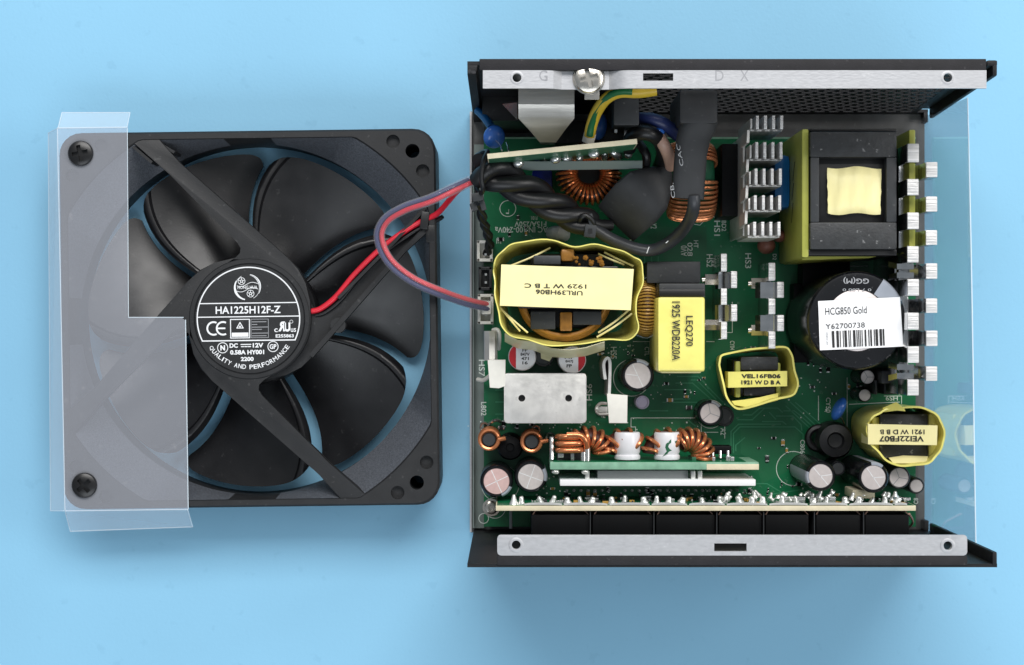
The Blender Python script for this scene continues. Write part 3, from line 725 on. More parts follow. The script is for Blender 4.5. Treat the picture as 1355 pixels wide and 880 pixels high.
for q in ([(980, 568), (1058, 568), (1066, 576), (1066, 592), (1040, 625), (1008, 640), (1000, 612), (980, 600)], [(646, 520), (667, 520), (667, 550), (646, 550)], [(850, 556), (900, 556), (900, 575), (850, 575)], [(865, 300), (935, 300), (935, 345), (880, 345)], [(880, 190), (975, 190), (975, 200), (880, 200)]):
    pl = MB(); pl.b.faces.new([pl.b.verts.new((p.x, p.y, ZB + 0.02)) for p in PP(q, ZB)]); pl.build('copper_area', 'pcb_area', board, smooth=0, recalc=False)
vi = MB()
for _ in range(170):
    bx_ = random.choice(((730, 470, 60, 40), (760, 560, 60, 10), (910, 515, 50, 30), (1060, 530, 50, 30), (725, 645, 30, 20), (1000, 645, 160, 8), (690, 563, 80, 6), (890, 562, 60, 10), (810, 462, 30, 6)))
    px = bx_[0] + random.uniform(-bx_[2], bx_[2]); py = bx_[1] + random.uniform(-bx_[3], bx_[3]); c = P(px, py, ZB + 0.07); vi.disc(c, random.choice((0.16, 0.22, 0.3)), ZB + 0.07, 8)
vi.build('via', 'silk', board, smooth=0, recalc=False, kind='stuff')

random.seed(77)
for (x0, y0, x1, y1, n) in ((640, 560, 720, 566, 5), (868, 498, 935, 548, 9), (1062, 478, 1110, 522, 7), (985, 575, 1050, 640, 8), (730, 646, 1000, 660, 26), (1010, 640, 1120, 662, 10), (790, 462, 865, 474, 6), (660, 285, 720, 318, 5), (985, 460, 1060, 466, 4), (1120, 505, 1140, 530, 4), (870, 205, 885, 300, 3)):
    for _ in range(n):
        c = P(random.uniform(x0, x1), random.uniform(y0, y1), ZB); d_ = random.choice(((1.6, .8, .5), (1.0, .5, .4), (2.0, 1.2, .6))); rz = random.choice((0, 1.5708))
        q = MB(); q.box((c.x, c.y, ZB + d_[2] / 2 + .1), (d_[0] * .62, d_[1], d_[2]), .05, Euler((0, 0, rz))); o = q.build('chip_part', random.choice(('connector_black', 'plastic_dark', 'wind_brown', 'connector_black')), board)
        q = MB()
        for sg in (-1, 1):
            v = Vector((sg * d_[0] * .42, 0)); v.rotate(Matrix.Rotation(rz, 2)); q.box((c.x + v.x, c.y + v.y, ZB + d_[2] / 2 + .08), (d_[0] * .22, d_[1] * .96, d_[2]), .05, Euler((0, 0, rz)))
        q.build('solder_joint', 'solder', board)

# ---- electrolytic capacitors
def capacitor(px, py, zt, r, top='alu_can', sleeve='sleeve_black', vent='K', rot=20, stripe=None, label=None, rim=0.8):
    c = P(px, py, zt); g = empty('capacitor', (c.x, c.y, ZB), label, None, psu)
    m = MB(); m.lathe([(0, ZB + .02), (r * .94, ZB + .02), (r, ZB + .5), (r, ZB + 1.6), (r * .94, ZB + 2.0), (r, ZB + 2.5), (r, zt - .9), (r * .97, zt - .35), (r * .9, zt), (r * rim, zt - .02), (r * rim, zt - .4)], (c.x, c.y, 0), 48); m.build('sleeve', sleeve, g)
    m = MB(); m.lathe([(r * rim + .02, zt - .45), (r * rim - .15, zt - .18), (0, zt - .14)], (c.x, c.y, 0), 48); m.build('top', top, g)
    if vent:
        m = MB(); e = R(rot); k = r * rim * .92; z = zt - .125
        def seg(a, b): m.flat([(c.x + a[0] * math.cos(e) - a[1] * math.sin(e), c.y + a[0] * math.sin(e) + a[1] * math.cos(e)), (c.x + b[0] * math.cos(e) - b[1] * math.sin(e), c.y + b[0] * math.sin(e) + b[1] * math.cos(e))], 0.2, z)
        if vent == 'K': seg((-k, 0), (k, 0)); seg((0, 0), (k * .5, k * .8)); 
        elif vent == '+': seg((-k, 0), (k, 0)); seg((0, -k), (0, k))
        elif vent == 'Y':
            for q in (90, 210, 330): seg((0, 0), (k * math.cos(R(q)), k * math.sin(R(q))))
        m.build('vent_score', 'steel_mark' if vent == 'Y' else 'print_white', g, smooth=0, recalc=False)
    if stripe is not None:
        m = MB(); rs = r * 1.012; n = 10; w_ = 24
        rows = []
        for z, rr_ in ((ZB + 2.6, rs), (zt - .9, rs), (zt - .32, rs * .975), (zt + .03, rs * .905), (zt + .03, r * rim)):
            rows.append([Vector((c.x + rr_ * math.cos(R(stripe - w_ + 2 * w_ * k / n)), c.y + rr_ * math.sin(R(stripe - w_ + 2 * w_ * k / n)), z)) for k in range(n + 1)])
        m.sheet(rows, 0.03); m.build('polarity_stripe', 'sleeve_grey', g)
    return g
capacitor(844, 497, 27, 5.2, rot=115, stripe=70, label='black capacitor with a scored round silver top beside the thin upright heatsink')
capacitor(940, 547, 20, 4.2, vent='Y', rot=10, label='small capacitor with a Y-scored silver top next to the small yellow transformer', rim=.78, stripe=60)
capacitor(1086, 630, 40, 4.7, rot=-50, stripe=185, label='tall black capacitor with a pale polarity stripe and cross-scored silver top')
capacitor(1156, 632, 40, 4.8, rot=-55, stripe=75, label='tall black capacitor beneath the yellow transformer at the board corner')
capacitor(1190, 632, 30, 3.6, vent='Y', rot=20, sleeve='plastic_dark', label='small grey capacitor with a Y-scored top between two capacitors', rim=.85)
capacitor(1213, 643, 26, 2.6, vent=None, sleeve='plastic_dark', label='tiny capacitor with a plain silver top at the board edge')
capacitor(1148, 499, 24, 2.5, vent='Y', rot=30, rim=.86, label='tiny scored capacitor half under the large round capacitor')
capacitor(1144.5, 523, 22, 2.2, vent=None, rim=.86, label='tiny plain-topped capacitor between the large round one and a yellow transformer')
capacitor(657, 637, 27, 5.2, top='alu_can_pink', vent='+', rot=25, stripe=-45, label='black capacitor with a pinkish cross-scored top in the board corner')
capacitor(702.5, 631, 27, 5.2, vent='+', rot=-20, stripe=8, label='black capacitor with a mottled grey cross-scored top')
def red_cap(px, py, side, label):
    zt = 26; r = 4.45; c = P(px, py, zt); g = empty('capacitor', (c.x, c.y, ZB), label, None, psu)
    m = MB(); m.lathe([(0, ZB), (r * .95, ZB), (r, ZB + .5), (r, zt - .6), (r * .93, zt), (0, zt)], (c.x, c.y, 0), 44); m.build('can', 'cap_white', g)
    m = MB(); n = 20; pts = [(c.x + r * .94 * math.cos(t), c.y + r * .94 * math.sin(t)) for t in [R((180 if side < 0 else 0) - 62 + 124 * k / n) for k in range(n + 1)]]
    m.b.faces.new([m.b.verts.new((x, y, zt + .03)) for x, y in pts]); m.build('red_mark', 'cap_red', g, smooth=0, recalc=False)
    m = MB()
    for k, st in enumerate(('FP', '847V', '471', '16') if side < 0 else ('51', '147', '847J', 'FP')):
        put_text(m, st, (c.x - side * .9, c.y + 2.1 - 1.35 * k), (1.7, 2.9, 2.4, 1.7)[k if side < 0 else 3 - k] if False else (1.7, 2.9, 2.4, 1.7)[k], 1.0, zt + .03, 0, .3)
    m.build('printed_text', 'print_black', g, smooth=0, recalc=False); return g
red_cap(691, 472, -1, 'white polymer capacitor with a red segment, nearer the rolled metal tab')
red_cap(757, 476, 1, 'white polymer capacitor with a red segment, nearer the thin upright heatsink')
capacitor(719, 472, 24, 3.2, top='plastic_dark', sleeve='plastic_dark', vent=None, label='dark grey capacitor between the two red and white ones')
capacitor(850, 532.5, 15, 2.3, top='cap_lavender', sleeve='cap_lavender', vent=None, label='tiny lavender capacitor')
# the big one
c = P(1134, 424, 52); g = empty('bulk_capacitor', (c.x, c.y, ZB), 'large round black capacitor with a white barcode sticker on top', None, psu)
r = 15.0
m = MB(); m.lathe([(0, ZB), (r * .97, ZB), (r, ZB + 1), (r, ZB + 4), (r * .97, ZB + 5), (r, ZB + 6), (r, 50.2), (r * .985, 51.3), (r * .95, 51.9), (r * .90, 52), (9.4, 51.9), (9.2, 51.6)], (c.x, c.y, 0), 80); m.build('sleeve', 'sleeve_black', g)
m = MB(); m.lathe([(9.3, 51.6), (9.0, 51.75), (0, 51.8)], (c.x, c.y, 0), 48); m.build('top', 'alu_can', g)
m = MB(); m.sheet([[Vector((c.x + rr_ * math.cos(R(t)), c.y + rr_ * math.sin(R(t)), zz_)) for t in range(24, 58, 3)] for rr_, zz_ in ((9.4, 51.97), (13.5, 52.06), (14.35, 51.95), (14.85, 51.4), (15.05, 50.2), (15.05, 14))], .04); m.build('polarity_stripe', 'sleeve_grey', g)
m = MB(); put_text(m, 'GG(M)', P(1133, 371, 52.1), 34 / S(52), 9 / S(52), 52.06, 180, .2); put_text(m, '0 7 L00 0', P(1134, 383.5, 52.1), 38 / S(52), 3.6 / S(52), 52.06, 180, .1); m.build('printed_text', 'print_grey', g, smooth=0, recalc=False)
stk = [(1082.5, 398.5), (1191, 393), (1195, 458.5), (1085, 463.5)]
m = MB(); rows = []
ZS = 52.35
q = [P(a, b, ZS) for a, b in stk]
for i in range(7):
    v = i / 6; rows.append([(q[0].lerp(q[1], u / 8)).lerp(q[3].lerp(q[2], u / 8), v) + Vector((0, 0, 0.12 * math.sin(u * 1.3 + i))) for u in range(9)])
m.sheet(rows, 0.1); stko = m.build('sticker', 'sticker', g)
ZT = 52.62
m = MB(); put_text(m, 'HCG850 Gold', P(1119.5, 411, ZT), 55 / S(ZT), 9.5 / S(ZT), ZT, 2.5, .0); put_text(m, 'Y62700738', P(1118.5, 431, ZT), 52 / S(ZT), 7 / S(ZT), ZT, 2.5, .0)
m.build('printed_text', 'print_black', g, smooth=0, recalc=False)
m = MB(); x = 0; s_ = S(ZT); ca_, sa_ = math.cos(R(2.3)), math.sin(R(2.3)); o0 = P(1101, 449, ZT); random.seed(11)
while x < 69 / s_:
    wd = random.choice((.28, .28, .5, .75)); 
    pts = [(x, 0), (x + wd, 0), (x + wd, 22 / s_), (x, 22 / s_)]
    m.b.faces.new([m.b.verts.new((o0.x + a * ca_ - (b - 11 / s_) * sa_, o0.y + a * sa_ + (b - 11 / s_) * ca_, ZT)) for a, b in pts]); x += wd + random.choice((.22, .3, .45, .6))
m.build('barcode', 'print_black', g, smooth=0, recalc=False)
m = MB(); put_text(m, 'HCG850', P(1094.5, 448, ZT), 17 / S(ZT), 3.2 / S(ZT), ZT, 92, 0); m.build('printed_text', 'print_grey', g, smooth=0, recalc=False)
random.seed(21)

# ---- large transformer with the black ferrite core
zt = 55; g = part('large_transformer', 'large transformer with black ferrite frame and pale yellow winding in its window', P(1128, 255, 8))
def pb(mb, x0, y0, x1, y1, z0, z1, bev=.3):
    a, b = P(x0, y0, z1), P(x1, y1, z1); mb.bx(a.x, b.x, b.y, a.y, z0, z1, bev); return mb
m = MB(); pb(m, 1072, 174, 1187, 208, 14, zt, .6); m.build('core_bar', 'ferrite', g)
m = MB(); pb(m, 1072, 294, 1187, 330, 14, zt, .6); m.build('core_bar', 'ferrite', g)
m = MB(); pb(m, 1072.5, 208.2, 1084, 293.8, 14, zt - .3, .3); pb(m, 1173, 208.2, 1186.5, 293.8, 14, zt - .3, .3); m.build('core_side', 'plastic_dark', g)
m = MB(); pb(m, 1070, 330.2, 1187, 338, 14, zt - 2, .3); m.build('core_edge', 'bobbin', g)
m = MB(); pb(m, 1072, 170, 1187, 173.8, 14, zt - 3, .3); m.build('core_edge', 'bobbin', g)
m = MB(); pb(m, 1083, 207, 1174, 295, 14, zt - 4, .2); m.build('bobbin', 'bobbin', g)
m = MB(); rows = []
for i in range(11):
    rows.append([P(1095 + 70 * j / 14 + random.uniform(-.5, .5), 223 + 59 * i / 10 + 1.5 * math.sin(j * .6), zt - 3 + 2.0 * math.sin(math.pi * i / 10) ** .5 * math.sin(math.pi * (j + .6) / 15.2) ** .5 + .25 * math.sin(j * 1.7 + .3 * i)) for j in range(15)])
m.sheet(rows, 1.0); m.build('winding_tape', 'tape_pale', g, smooth=60)
a, b = P(1071, 170, 54), P(1071, 341, 54)
m = MB(); m.bx(a.x - 2.2, a.x, b.y, a.y, 9, 53.5, .8); tp = m.build('side_tape', 'tape_olive', g)
a2, b2 = P(1071, 338.2, 46), P(1150, 343, 46); m = MB(); m.prism([P(1060, 334, 46).xy, P(1185, 334, 46).xy, P(1150, 341.5, 46).xy, P(1062, 344, 46).xy], 10, 46); m.build('end_tape', 'tape_olive', g)
m = MB(); a = P(1190, 178, 40); b = P(1190, 335, 40); m.bx(a.x, a.x + 2.0, b.y, a.y, 9, 53, .6); m.build('side_tape', 'tape_olive', g)
m = MB()     # inked scrawl down the side tape
xx = P(1071, 170, 54).x - 2.24
for (y0, y1, z_) in ((212, 236, 40), (240, 262, 38), (266, 292, 37)):
    ya, yb_ = P(0, y0, 45).y, P(0, y1, 45).y
    m.b.faces.new([m.b.verts.new(p) for p in ((xx, ya, z_), (xx, yb_, z_ - 3), (xx, yb_, z_ - 1.8), (xx, ya, z_ + 1.4))])
m.build('ink_mark', 'print_black', g, smooth=0, recalc=False)

# ---- heatsinks made of fingers: straight ones and ones bent outwards
def fingers(name, label, x0px, x1px, dxpx, ztop, straight, bent, zlink, mat_cut='alu_cut', left=0.0):
    x0, x1 = P(x0px, 0, ztop).x, P(x1px, 0, ztop).x; s_ = S(ztop); th = x1 - x0; dx = dxpx / s_
    ys = [P(0, v, ztop).y for sp in straight + bent for v in sp]
    g = empty(name, ((x0 + x1) / 2, (max(ys) + min(ys)) / 2, ZB), label, None, psu)
    m = MB(); m.bx(x0 + .25, x1 - .25, min(ys), max(ys), ZB, zlink - 3, .2); m.build('plate', 'chrome', g)
    for a, b in straight:
        m = MB(); ya, yb = P(0, a, ztop).y, P(0, b, ztop).y; m.bx(x0, x1, yb + .15, ya - .15, zlink - 3.2, ztop - .8, .1); fo_ = m.build('fin', 'chrome', g)
        m = MB(); m.bx(x0, x1, yb + .15, ya - .15, ztop - .78, ztop + random.uniform(-.25, .25), .22); m.build('cut_end', mat_cut, g)
    for a, b in bent:
        ya, yb = P(0, a, ztop).y - .2, P(0, b, ztop).y + .2; xa = x0 - left; xm = x1 + dx * .35; xe = x0 + dx; pr = []
        pr = [(x0 + .2, zlink - 7), (x0 + th * .7, zlink - 5.4), (x1 + 1.0, zlink - 2.8), (xe - .6, zlink + .3)] if not left else [(x0 + .4, zlink - 4), (x0 + th * .6, zlink - 1.2), (x1 + .6, zlink), (xe - 1.0, zlink + .2)]
        m = MB(); m.sheet([[Vector((x, ya, z)) for x, z in pr], [Vector((x, yb, z)) for x, z in pr]], 1.3)
        if left: m.sheet([[Vector((x, ya, z)) for x, z in ((x0 - left, zlink - 2.2), (x0 - left * .6, zlink - .3), (x0 + .6, zlink - .2), (x1 + .4, zlink))], [Vector((x, yb, z)) for x, z in ((x0 - left, zlink - 2.2), (x0 - left * .6, zlink - .3), (x0 + .6, zlink - .2), (x1 + .4, zlink))]], .8)
        k = m.build('bent_fin', 'chrome', g)
        m = MB(); m.bx(xe - th * .5, xe + th * .5, yb, ya, zlink - .4, ztop - .8, .1); m.build('fin_tip', 'chrome', g)
        m = MB(); m.bx(xe - th * .5, xe + th * .5, yb, ya, ztop - .78, ztop + random.uniform(-.25, .25), .22); m.build('cut_end', mat_cut, g)
    return g
st_r = [(189.5, 215.5), (236, 259), (280.5, 304), (325, 348), (368.5, 392), (413, 437), (457.5, 481), (501.5, 524)]
bn_r = [(213.5, 235.5), (259, 281), (303.5, 325), (347.5, 370), (394, 415), (436.5, 459), (484, 505)]
hs_r = fingers('finger_heatsink', 'long aluminium heatsink with two staggered columns of fingers beside the clear film', 1201, 1216, 32, 58, st_r, bn_r, 48)
for (y0, y1) in ((348, 369), (481, 502)):
    m = MB()
    for sgn in (0, 1):
        ya = y0 + 1 + sgn * (y1 - y0) * .55; yb = ya + (y1 - y0) * .38
        pr = ((1177, 45), (1188, 49), (1200, 50), (1209, 50))
        m.sheet([[P(x, ya + (3 if x < 1180 else 0) * (1 if sgn else -1), z) for x, z in pr], [P(x, yb + (3 if x < 1180 else 0) * (1 if sgn else -1) - .5, z) for x, z in pr]], .8)
    m.build('spring_clip', 'chrome', hs_r)
fingers('finger_heatsink', 'small aluminium finger heatsink with a yellowish sheen beside the yellow inductor block', 954, 962, 17.5, 33, [(335, 360), (381, 404), (425, 449.5)], [(358, 382), (402, 426)], 27)
fingers('finger_heatsink', 'small polished finger heatsink with two curved shiny tabs', 1017, 1026, 16, 33, [(347, 372), (394.5, 416.5), (438, 462)], [(372, 395), (416, 439)], 29, left=3.0)
for x, ys in ((938, (370, 430)), (999, (375, 437))):
    for y in ys:
        c = P(x, y, 22); m = MB(); m.cyl((c.x - 1.3, c.y, 22), (c.x + 3, c.y, 22), 1.9, seg=6); m.cyl((c.x - 2.2, c.y, 22), (c.x - 1.2, c.y, 22), 1.0, seg=10); m.build('nut', 'nickel', psu)

# comb heatsink by the rear panel
c0_ = P(1010, 235, 50); g = empty('comb_heatsink', (c0_.x, c0_.y, ZB), 'silver comb heatsink with five rows of short upright fins', None, psu)
for i, (ya, yb) in enumerate(((153, 171), (188, 210), (223, 244.5), (258.5, 278), (293.5, 312))):
    sh = -0.9 * i; zt = 50
    for j in range(4):
        x = 1002.3 + 10.7 * j + sh; a, b = P(x - 1.9, ya, zt), P(x + 1.9, yb, zt)
        m = MB(); m.bx(a.x, b.x, b.y, a.y, 24, zt, .05); m.build('fin', 'alu_cut', g)
    a, b = P(993 + sh, yb, zt - 5), P(1035 + sh, yb + 2.5, zt - 5); m = MB(); m.bx(a.x, b.x, b.y, a.y, 20, zt - 5, .1)
    a = P(993 + sh, ya + 4, zt - 2); b = P(995.5 + sh, yb - 1, zt - 2); m.bx(a.x, b.x, b.y, a.y, 20, zt - 2, .1)
    m.build('fin_base', 'aluminium', g)
    if i < 4:
        m = MB(); m.sheet([[P(983 + sh, yb + 8, 40), P(990.5 + sh, yb + 1, 46)], [P(982.3 + sh, yb + 25, 40), P(989.7 + sh, yb + 18, 46)]], .8); m.build('web', 'aluminium', g)
a, b = P(983, 178, 40), P(986, 312, 40); m = MB(); m.bx(a.x, b.x, b.y, a.y, ZB, 40, .1); m.build('plate', 'aluminium', g)

# ---- yellow taped transformers
def tape_loop(pts, zt, z0, t, jit, n=6, seedv=1, taper=.0):
    random.seed(seedv); q = spl([P(a, b, zt) for a, b in pts], n, True); k = len(q)
    zs = [zt + jit * (math.sin(i * .29) * .6 + math.sin(i * .13 + 1) * .8 + random.uniform(-.25, .25)) for i in range(k)]
    m = MB(); levels = 5; V = []; cen = sum((v.xy.to_3d() for v in q), Vector()) / k
    for i in range(k):
        d = (q[(i + 1) % k] - q[i - 1]); d.z = 0; d.normalize(); nn = Vector((-d.y, d.x, 0)); col = []
        for side in (1, -1):
            for l in range(levels + 1):
                u = l / levels; u = u if side == 1 else 1 - u
                z = z0 + (zs[i] - z0) * u; wv = .28 * jit * (math.sin(i * .31 + u * 3) + .5 * math.sin(i * .83 + u * 5)) * (0.3 + u)
                col.append(m.b.verts.new(cen.lerp(q[i].xy.to_3d(), 1 - taper * (1 - u)) + nn * (side * t / 2 + wv) + Vector((0, 0, z))))
        V.append(col)
    nl = len(V[0])
    for i in range(k):
        A, B = V[i], V[(i + 1) % k]
        for l in range(nl): m.b.faces.new((A[l], B[l], B[(l + 1) % nl], A[(l + 1) % nl]))
    return m
def quad_band(mb, pts, z, drop, t=.25):      # a tape band laid over the top, its ends running down
    p = [P(a, b, z) for a, b in pts]; n = 12; rows = [[], []]
    for r_, (A, B) in enumerate(((p[0], p[1]), (p[3], p[2]))):
        rows[r_].append(A.xy.to_3d() + Vector((0, 0, z - drop)))
        for k in range(n + 1): rows[r_].append(A.lerp(B, k / n) + Vector((0, 0, .12 * math.sin(k * 1.1 + r_))))
        rows[r_].append(B.xy.to_3d() + Vector((0, 0, z - drop)))
    mid = [a.lerp(b, .5) + Vector((0, 0, .15)) for a, b in zip(*rows)]
    return mb.sheet([rows[0], mid, rows[1]], t)

# main resonant transformer (loop of loose tape, pale band with print)
g = part('taped_transformer', 'large loosely taped yellow transformer with a pale printed band across it', P(750, 390, 8))
zt = 44
lp = [(653, 352), (664, 331), (690, 321), (735, 318), (757, 325), (792, 325), (830, 335), (848, 346), (849, 372), (842, 402), (845, 428), (836, 446), (800, 451), (745, 458), (700, 449), (668, 440), (660, 415), (656, 380)]
tape_loop(lp, zt, 12, .38, .9, 7, 1, .12).build('tape_wrap', 'tape_yellow', g, smooth=60)
m = MB(); pb(m, 702, 336, 812, 352, 9, 34, .5); pb(m, 700, 408, 800, 434, 9, 32, .5); pb(m, 686, 352, 818, 408, 9, 40, .5); m.build('core', 'bobbin', g)
m = MB(); pb(m, 706, 338, 742, 350, 34, 42.5, .4); pb(m, 702, 412, 735, 436, 30, 37, .4); pb(m, 758, 412, 796, 430, 30, 37, .4); m.build('bobbin_block', 'plastic_dark', g)
m = MB(); pb(m, 741, 413, 757, 438, 30, 38, .5); pb(m, 742, 329, 760, 346, 30, 41, 1.0); m.build('terminal', 'amber', g)
m = MB()
for k in range(3):
    m.tube([P(747 + (60 - 2 * k) * math.cos(R(a)), 392 + (57 - 2.5 * k) * math.sin(R(a)), 33 + k * 1.2) for a in range(6, 176, 6)], .75, 8)
m.build('winding', 'amber', g)
m = MB()
for a, b in (((672, 353), (728, 328)), ((664, 410), (698, 440)), ((660, 405), (688, 438)), ((832, 410), (792, 440)), ((836, 415), (790, 446)), ((826, 350), (792, 336)), ((838, 352), (800, 334))):
    m.tube(spl([P(*a, 38), P((a[0] + b[0]) / 2 + 1, (a[1] + b[1]) / 2 + 1, 39), P(*b, 37)], 4), .32, 6)
m.build('sleeved_lead', 'tape_pale', g)
m = MB(); random.seed(4)
for _ in range(16): m.ball(P(random.uniform(752, 800), random.uniform(340, 352), 42), (random.uniform(.4, 1.0),) * 3, sub=1)
m.build('winding_end', 'amber', g)
band = [(664, 350), (838, 356), (834, 410.5), (662, 404.5)]
quad_band(MB(), band, 45, 12, .3).build('label_band', 'tape_pale', g, smooth=50)
m = MB(); zz = 45.45
put_text(m, '1929 W T B C', P(735, 378.5, zz), 82 / S(zz), 5.8 / S(zz), zz, 179, .15); put_text(m, 'URL39HB06', P(740, 387, zz), 62 / S(zz), 6 / S(zz), zz, 178, .15); m.build('printed_text', 'print_black', g, smooth=0, recalc=False)
m = MB(); rows = []
for z, o_ in ((43, -3), (38, 3), (31, 8)):
    rows.append([P(a, b + o_ + (2 if i % 2 else 0), z) for i, (a, b) in enumerate(((668, 444), (685, 451), (705, 455), (730, 462), (752, 466), (775, 461), (800, 455)))])
m.sheet(rows, .15); m.build('tape_skirt', 'tape_skirt', g, smooth=60)
m = MB(); m.sheet([[P(715, 460, 34), P(735, 466, 34)], [P(716, 474, 27), P(727, 478, 26)]], .15); m.build('tape_tail', 'tape_skirt', g)

# inductor block
g = part('inductor_block', 'flat yellow taped inductor block with two lines of black print', P(902, 440, 8)); zt = 42
a, b = P(870.5, 393, zt), P(933, 492, zt)
m = MB(); m.bx(a.x, b.x, b.y, a.y, 10, zt, .9)
for v in m.b.verts:
    v.co.z += .25 * math.sin(v.co.x * .9) + .15 * math.sin(v.co.y * .7)
m.build('tape_wrap', 'tape_yellow', g, smooth=60)
m = MB(); pb(m, 872, 375, 933, 392.6, 9, 36, .4); m.build('bobbin', 'plastic_dark', g)
m = MB(); pb(m, 872, 383, 933, 392.4, 9, 39, .3); m.build('bobbin_lip', 'bobbin', g)
m = MB(); put_text(m, 'LEQ270', P(911.5, 438, zt + .6), 40 / S(zt), 11 / S(zt), zt + .6, -90, .12); put_text(m, '1925 WDB220A', P(894.5, 438, zt + .6), 78 / S(zt), 11 / S(zt), zt + .6, -90, .12); m.build('printed_text', 'print_black', g, smooth=0, recalc=False)
m = MB(); c = P(912, 491, 38); pb(m, 874, 488, 928, 494, 14, 40, .6); m.build('end_flap', 'tape_pale', g)
m = MB(); pb(m, 856, 346, 927, 374.5, ZB, 26, .4); m.build('relay', 'plastic_dark', psu, label='plain dark grey relay block behind the yellow inductor block')

# upright toroid in clear tape
g = part('upright_toroid', 'small upright toroid with yellow-brown windings in clear tape', P(855, 408, 8)); c = P(857, 408, 26)
m = MB(); cc = (c.x, c.y, 19)
for k in range(30):
    a = R(-20 + 220 * k / 29); mid = Vector((c.x, c.y + 6.3 * math.cos(a), 19 + 6.3 * math.sin(a))); rad = Vector((0, math.cos(a), math.sin(a)))
    m.tube([mid + (Vector((1, 0, 0)) * math.cos(t) * 3.2 + rad * math.sin(t) * 2.4) for t in [6.28318 * j / 16 for j in range(16)]], .36, 6, True)
m.build('winding', 'wind_brown', g)
m = MB(); m.tube([Vector((c.x, c.y + 6.3 * math.cos(t), 19 + 6.3 * math.sin(t))) for t in [6.28318 * j / 40 for j in range(40)]], 2.3, 12, True); m.build('core', 'core_brown', g)
m = MB(); m.wall(spl([P(a, b, 24) for a, b in ((842, 370), (860, 368), (871, 378), (873, 405), (871, 432), (858, 447), (842, 443))], 5), 12, 25, .2); m.build('tape_wrap', 'film_flap', g)

# small transformer, upright print
g = part('taped_transformer', 'small yellow taped transformer with an upright two-line print on its strip', P(1003, 500, 8)); zt = 30
lp = [(952, 478), (962, 467), (1000, 462), (1036, 460), (1047, 466), (1052, 490), (1055, 512), (1046, 524), (1015, 532), (985, 540), (968, 535), (958, 515)]
tape_loop(lp, zt, 10, .6, .55, 6, 3, .12).build('tape_wrap', 'tape_yellow', g, smooth=60)
m = MB(); pb(m, 970, 476, 1030, 524, 9, 24, .4); m.build('core', 'bobbin', g)
m = MB(); pb(m, 980, 472, 1030, 490, 20, 27, .5); pb(m, 984, 512, 1026, 524, 20, 26, .5); m.build('bobbin_block', 'ferrite', g)
m = MB(); pb(m, 973, 478, 980, 526, 20, 26.5, .5); pb(m, 1027, 480, 1033, 524, 20, 26.5, .5); m.build('winding', 'tape_olive', g)
quad_band(MB(), [(964, 492), (1041, 491), (1041, 511), (964, 513)], 30.2, 8, .25).build('label_band', 'tape_yellow', g, smooth=50)
m = MB(); zz = 30.6; put_text(m, 'VEL16FB06', P(1007, 497.7, zz), 52 / S(zz), 5.6 / S(zz), zz, 0, .35); put_text(m, '1921 W D B A', P(1007, 506, zz), 52 / S(zz), 5.6 / S(zz), zz, 0, .35); m.build('printed_text', 'print_black', g, smooth=0, recalc=False)

m = MB(); m.sheet([[P(968, 531, 27), P(985, 529, 28), P(1005, 526, 28), P(1030, 520, 27)], [P(972, 536, 29), P(988, 539, 29.5), P(1008, 535, 29.5), P(1029, 530, 28)]], .2); m.build('tape_flap', 'tape_yellow', g, smooth=60)
# corner transformer, print upside down
g = part('taped_transformer', 'yellow taped transformer at the board corner with print upside down on its strip', P(1190, 580, 8)); zt = 36
lp = [(1151, 556), (1160, 547), (1178, 541), (1215, 540), (1236, 545), (1247, 560), (1249, 580), (1243, 598), (1230, 612), (1205, 615), (1180, 613), (1165, 602), (1152, 586), (1149, 570)]
tape_loop(lp, zt, 9, .6, .65, 6, 5, .02).build('tape_wrap', 'tape_yellow', g, smooth=60)
m = MB(); pb(m, 1164, 548, 1228, 606, 9, 31, .4); m.build('core', 'ferrite', g)
m = MB(); pb(m, 1228.5, 548, 1240, 604, 9, 30, .5); pb(m, 1154, 552, 1163.5, 598, 9, 30, .5); m.build('winding', 'tape_yellow', g)
m = MB(); m.sheet([[P(1176, 606, 31), P(1195, 603, 31.5), P(1228, 604, 31)], [P(1182, 613, 34), P(1203, 613, 34.5), P(1226, 611, 34)]], .2); m.build('tape_flap', 'tape_pale', g, smooth=60)
m = MB(); m.sheet([[P(1168, 540, 36), P(1186, 532, 37.5), P(1196, 540, 36)], [P(1170, 545, 35), P(1187, 543, 36), P(1198, 544, 35)]], .2); m.build('tape_flap', 'tape_yellow', g, smooth=60)
quad_band(MB(), [(1149, 561), (1240, 563), (1239, 589), (1149, 588)], 36.4, 10, .25).build('label_band', 'tape_pale', g, smooth=50)
m = MB(); zz = 36.8; put_text(m, '1921 W D B B', P(1194, 571.5, zz), 59 / S(zz), 6.5 / S(zz), zz, 180, .2); put_text(m, 'VEI22FB07', P(1193, 580.5, zz), 59 / S(zz), 7.5 / S(zz), zz, 180, .25); m.build('printed_text', 'print_black', g, smooth=0, recalc=False)

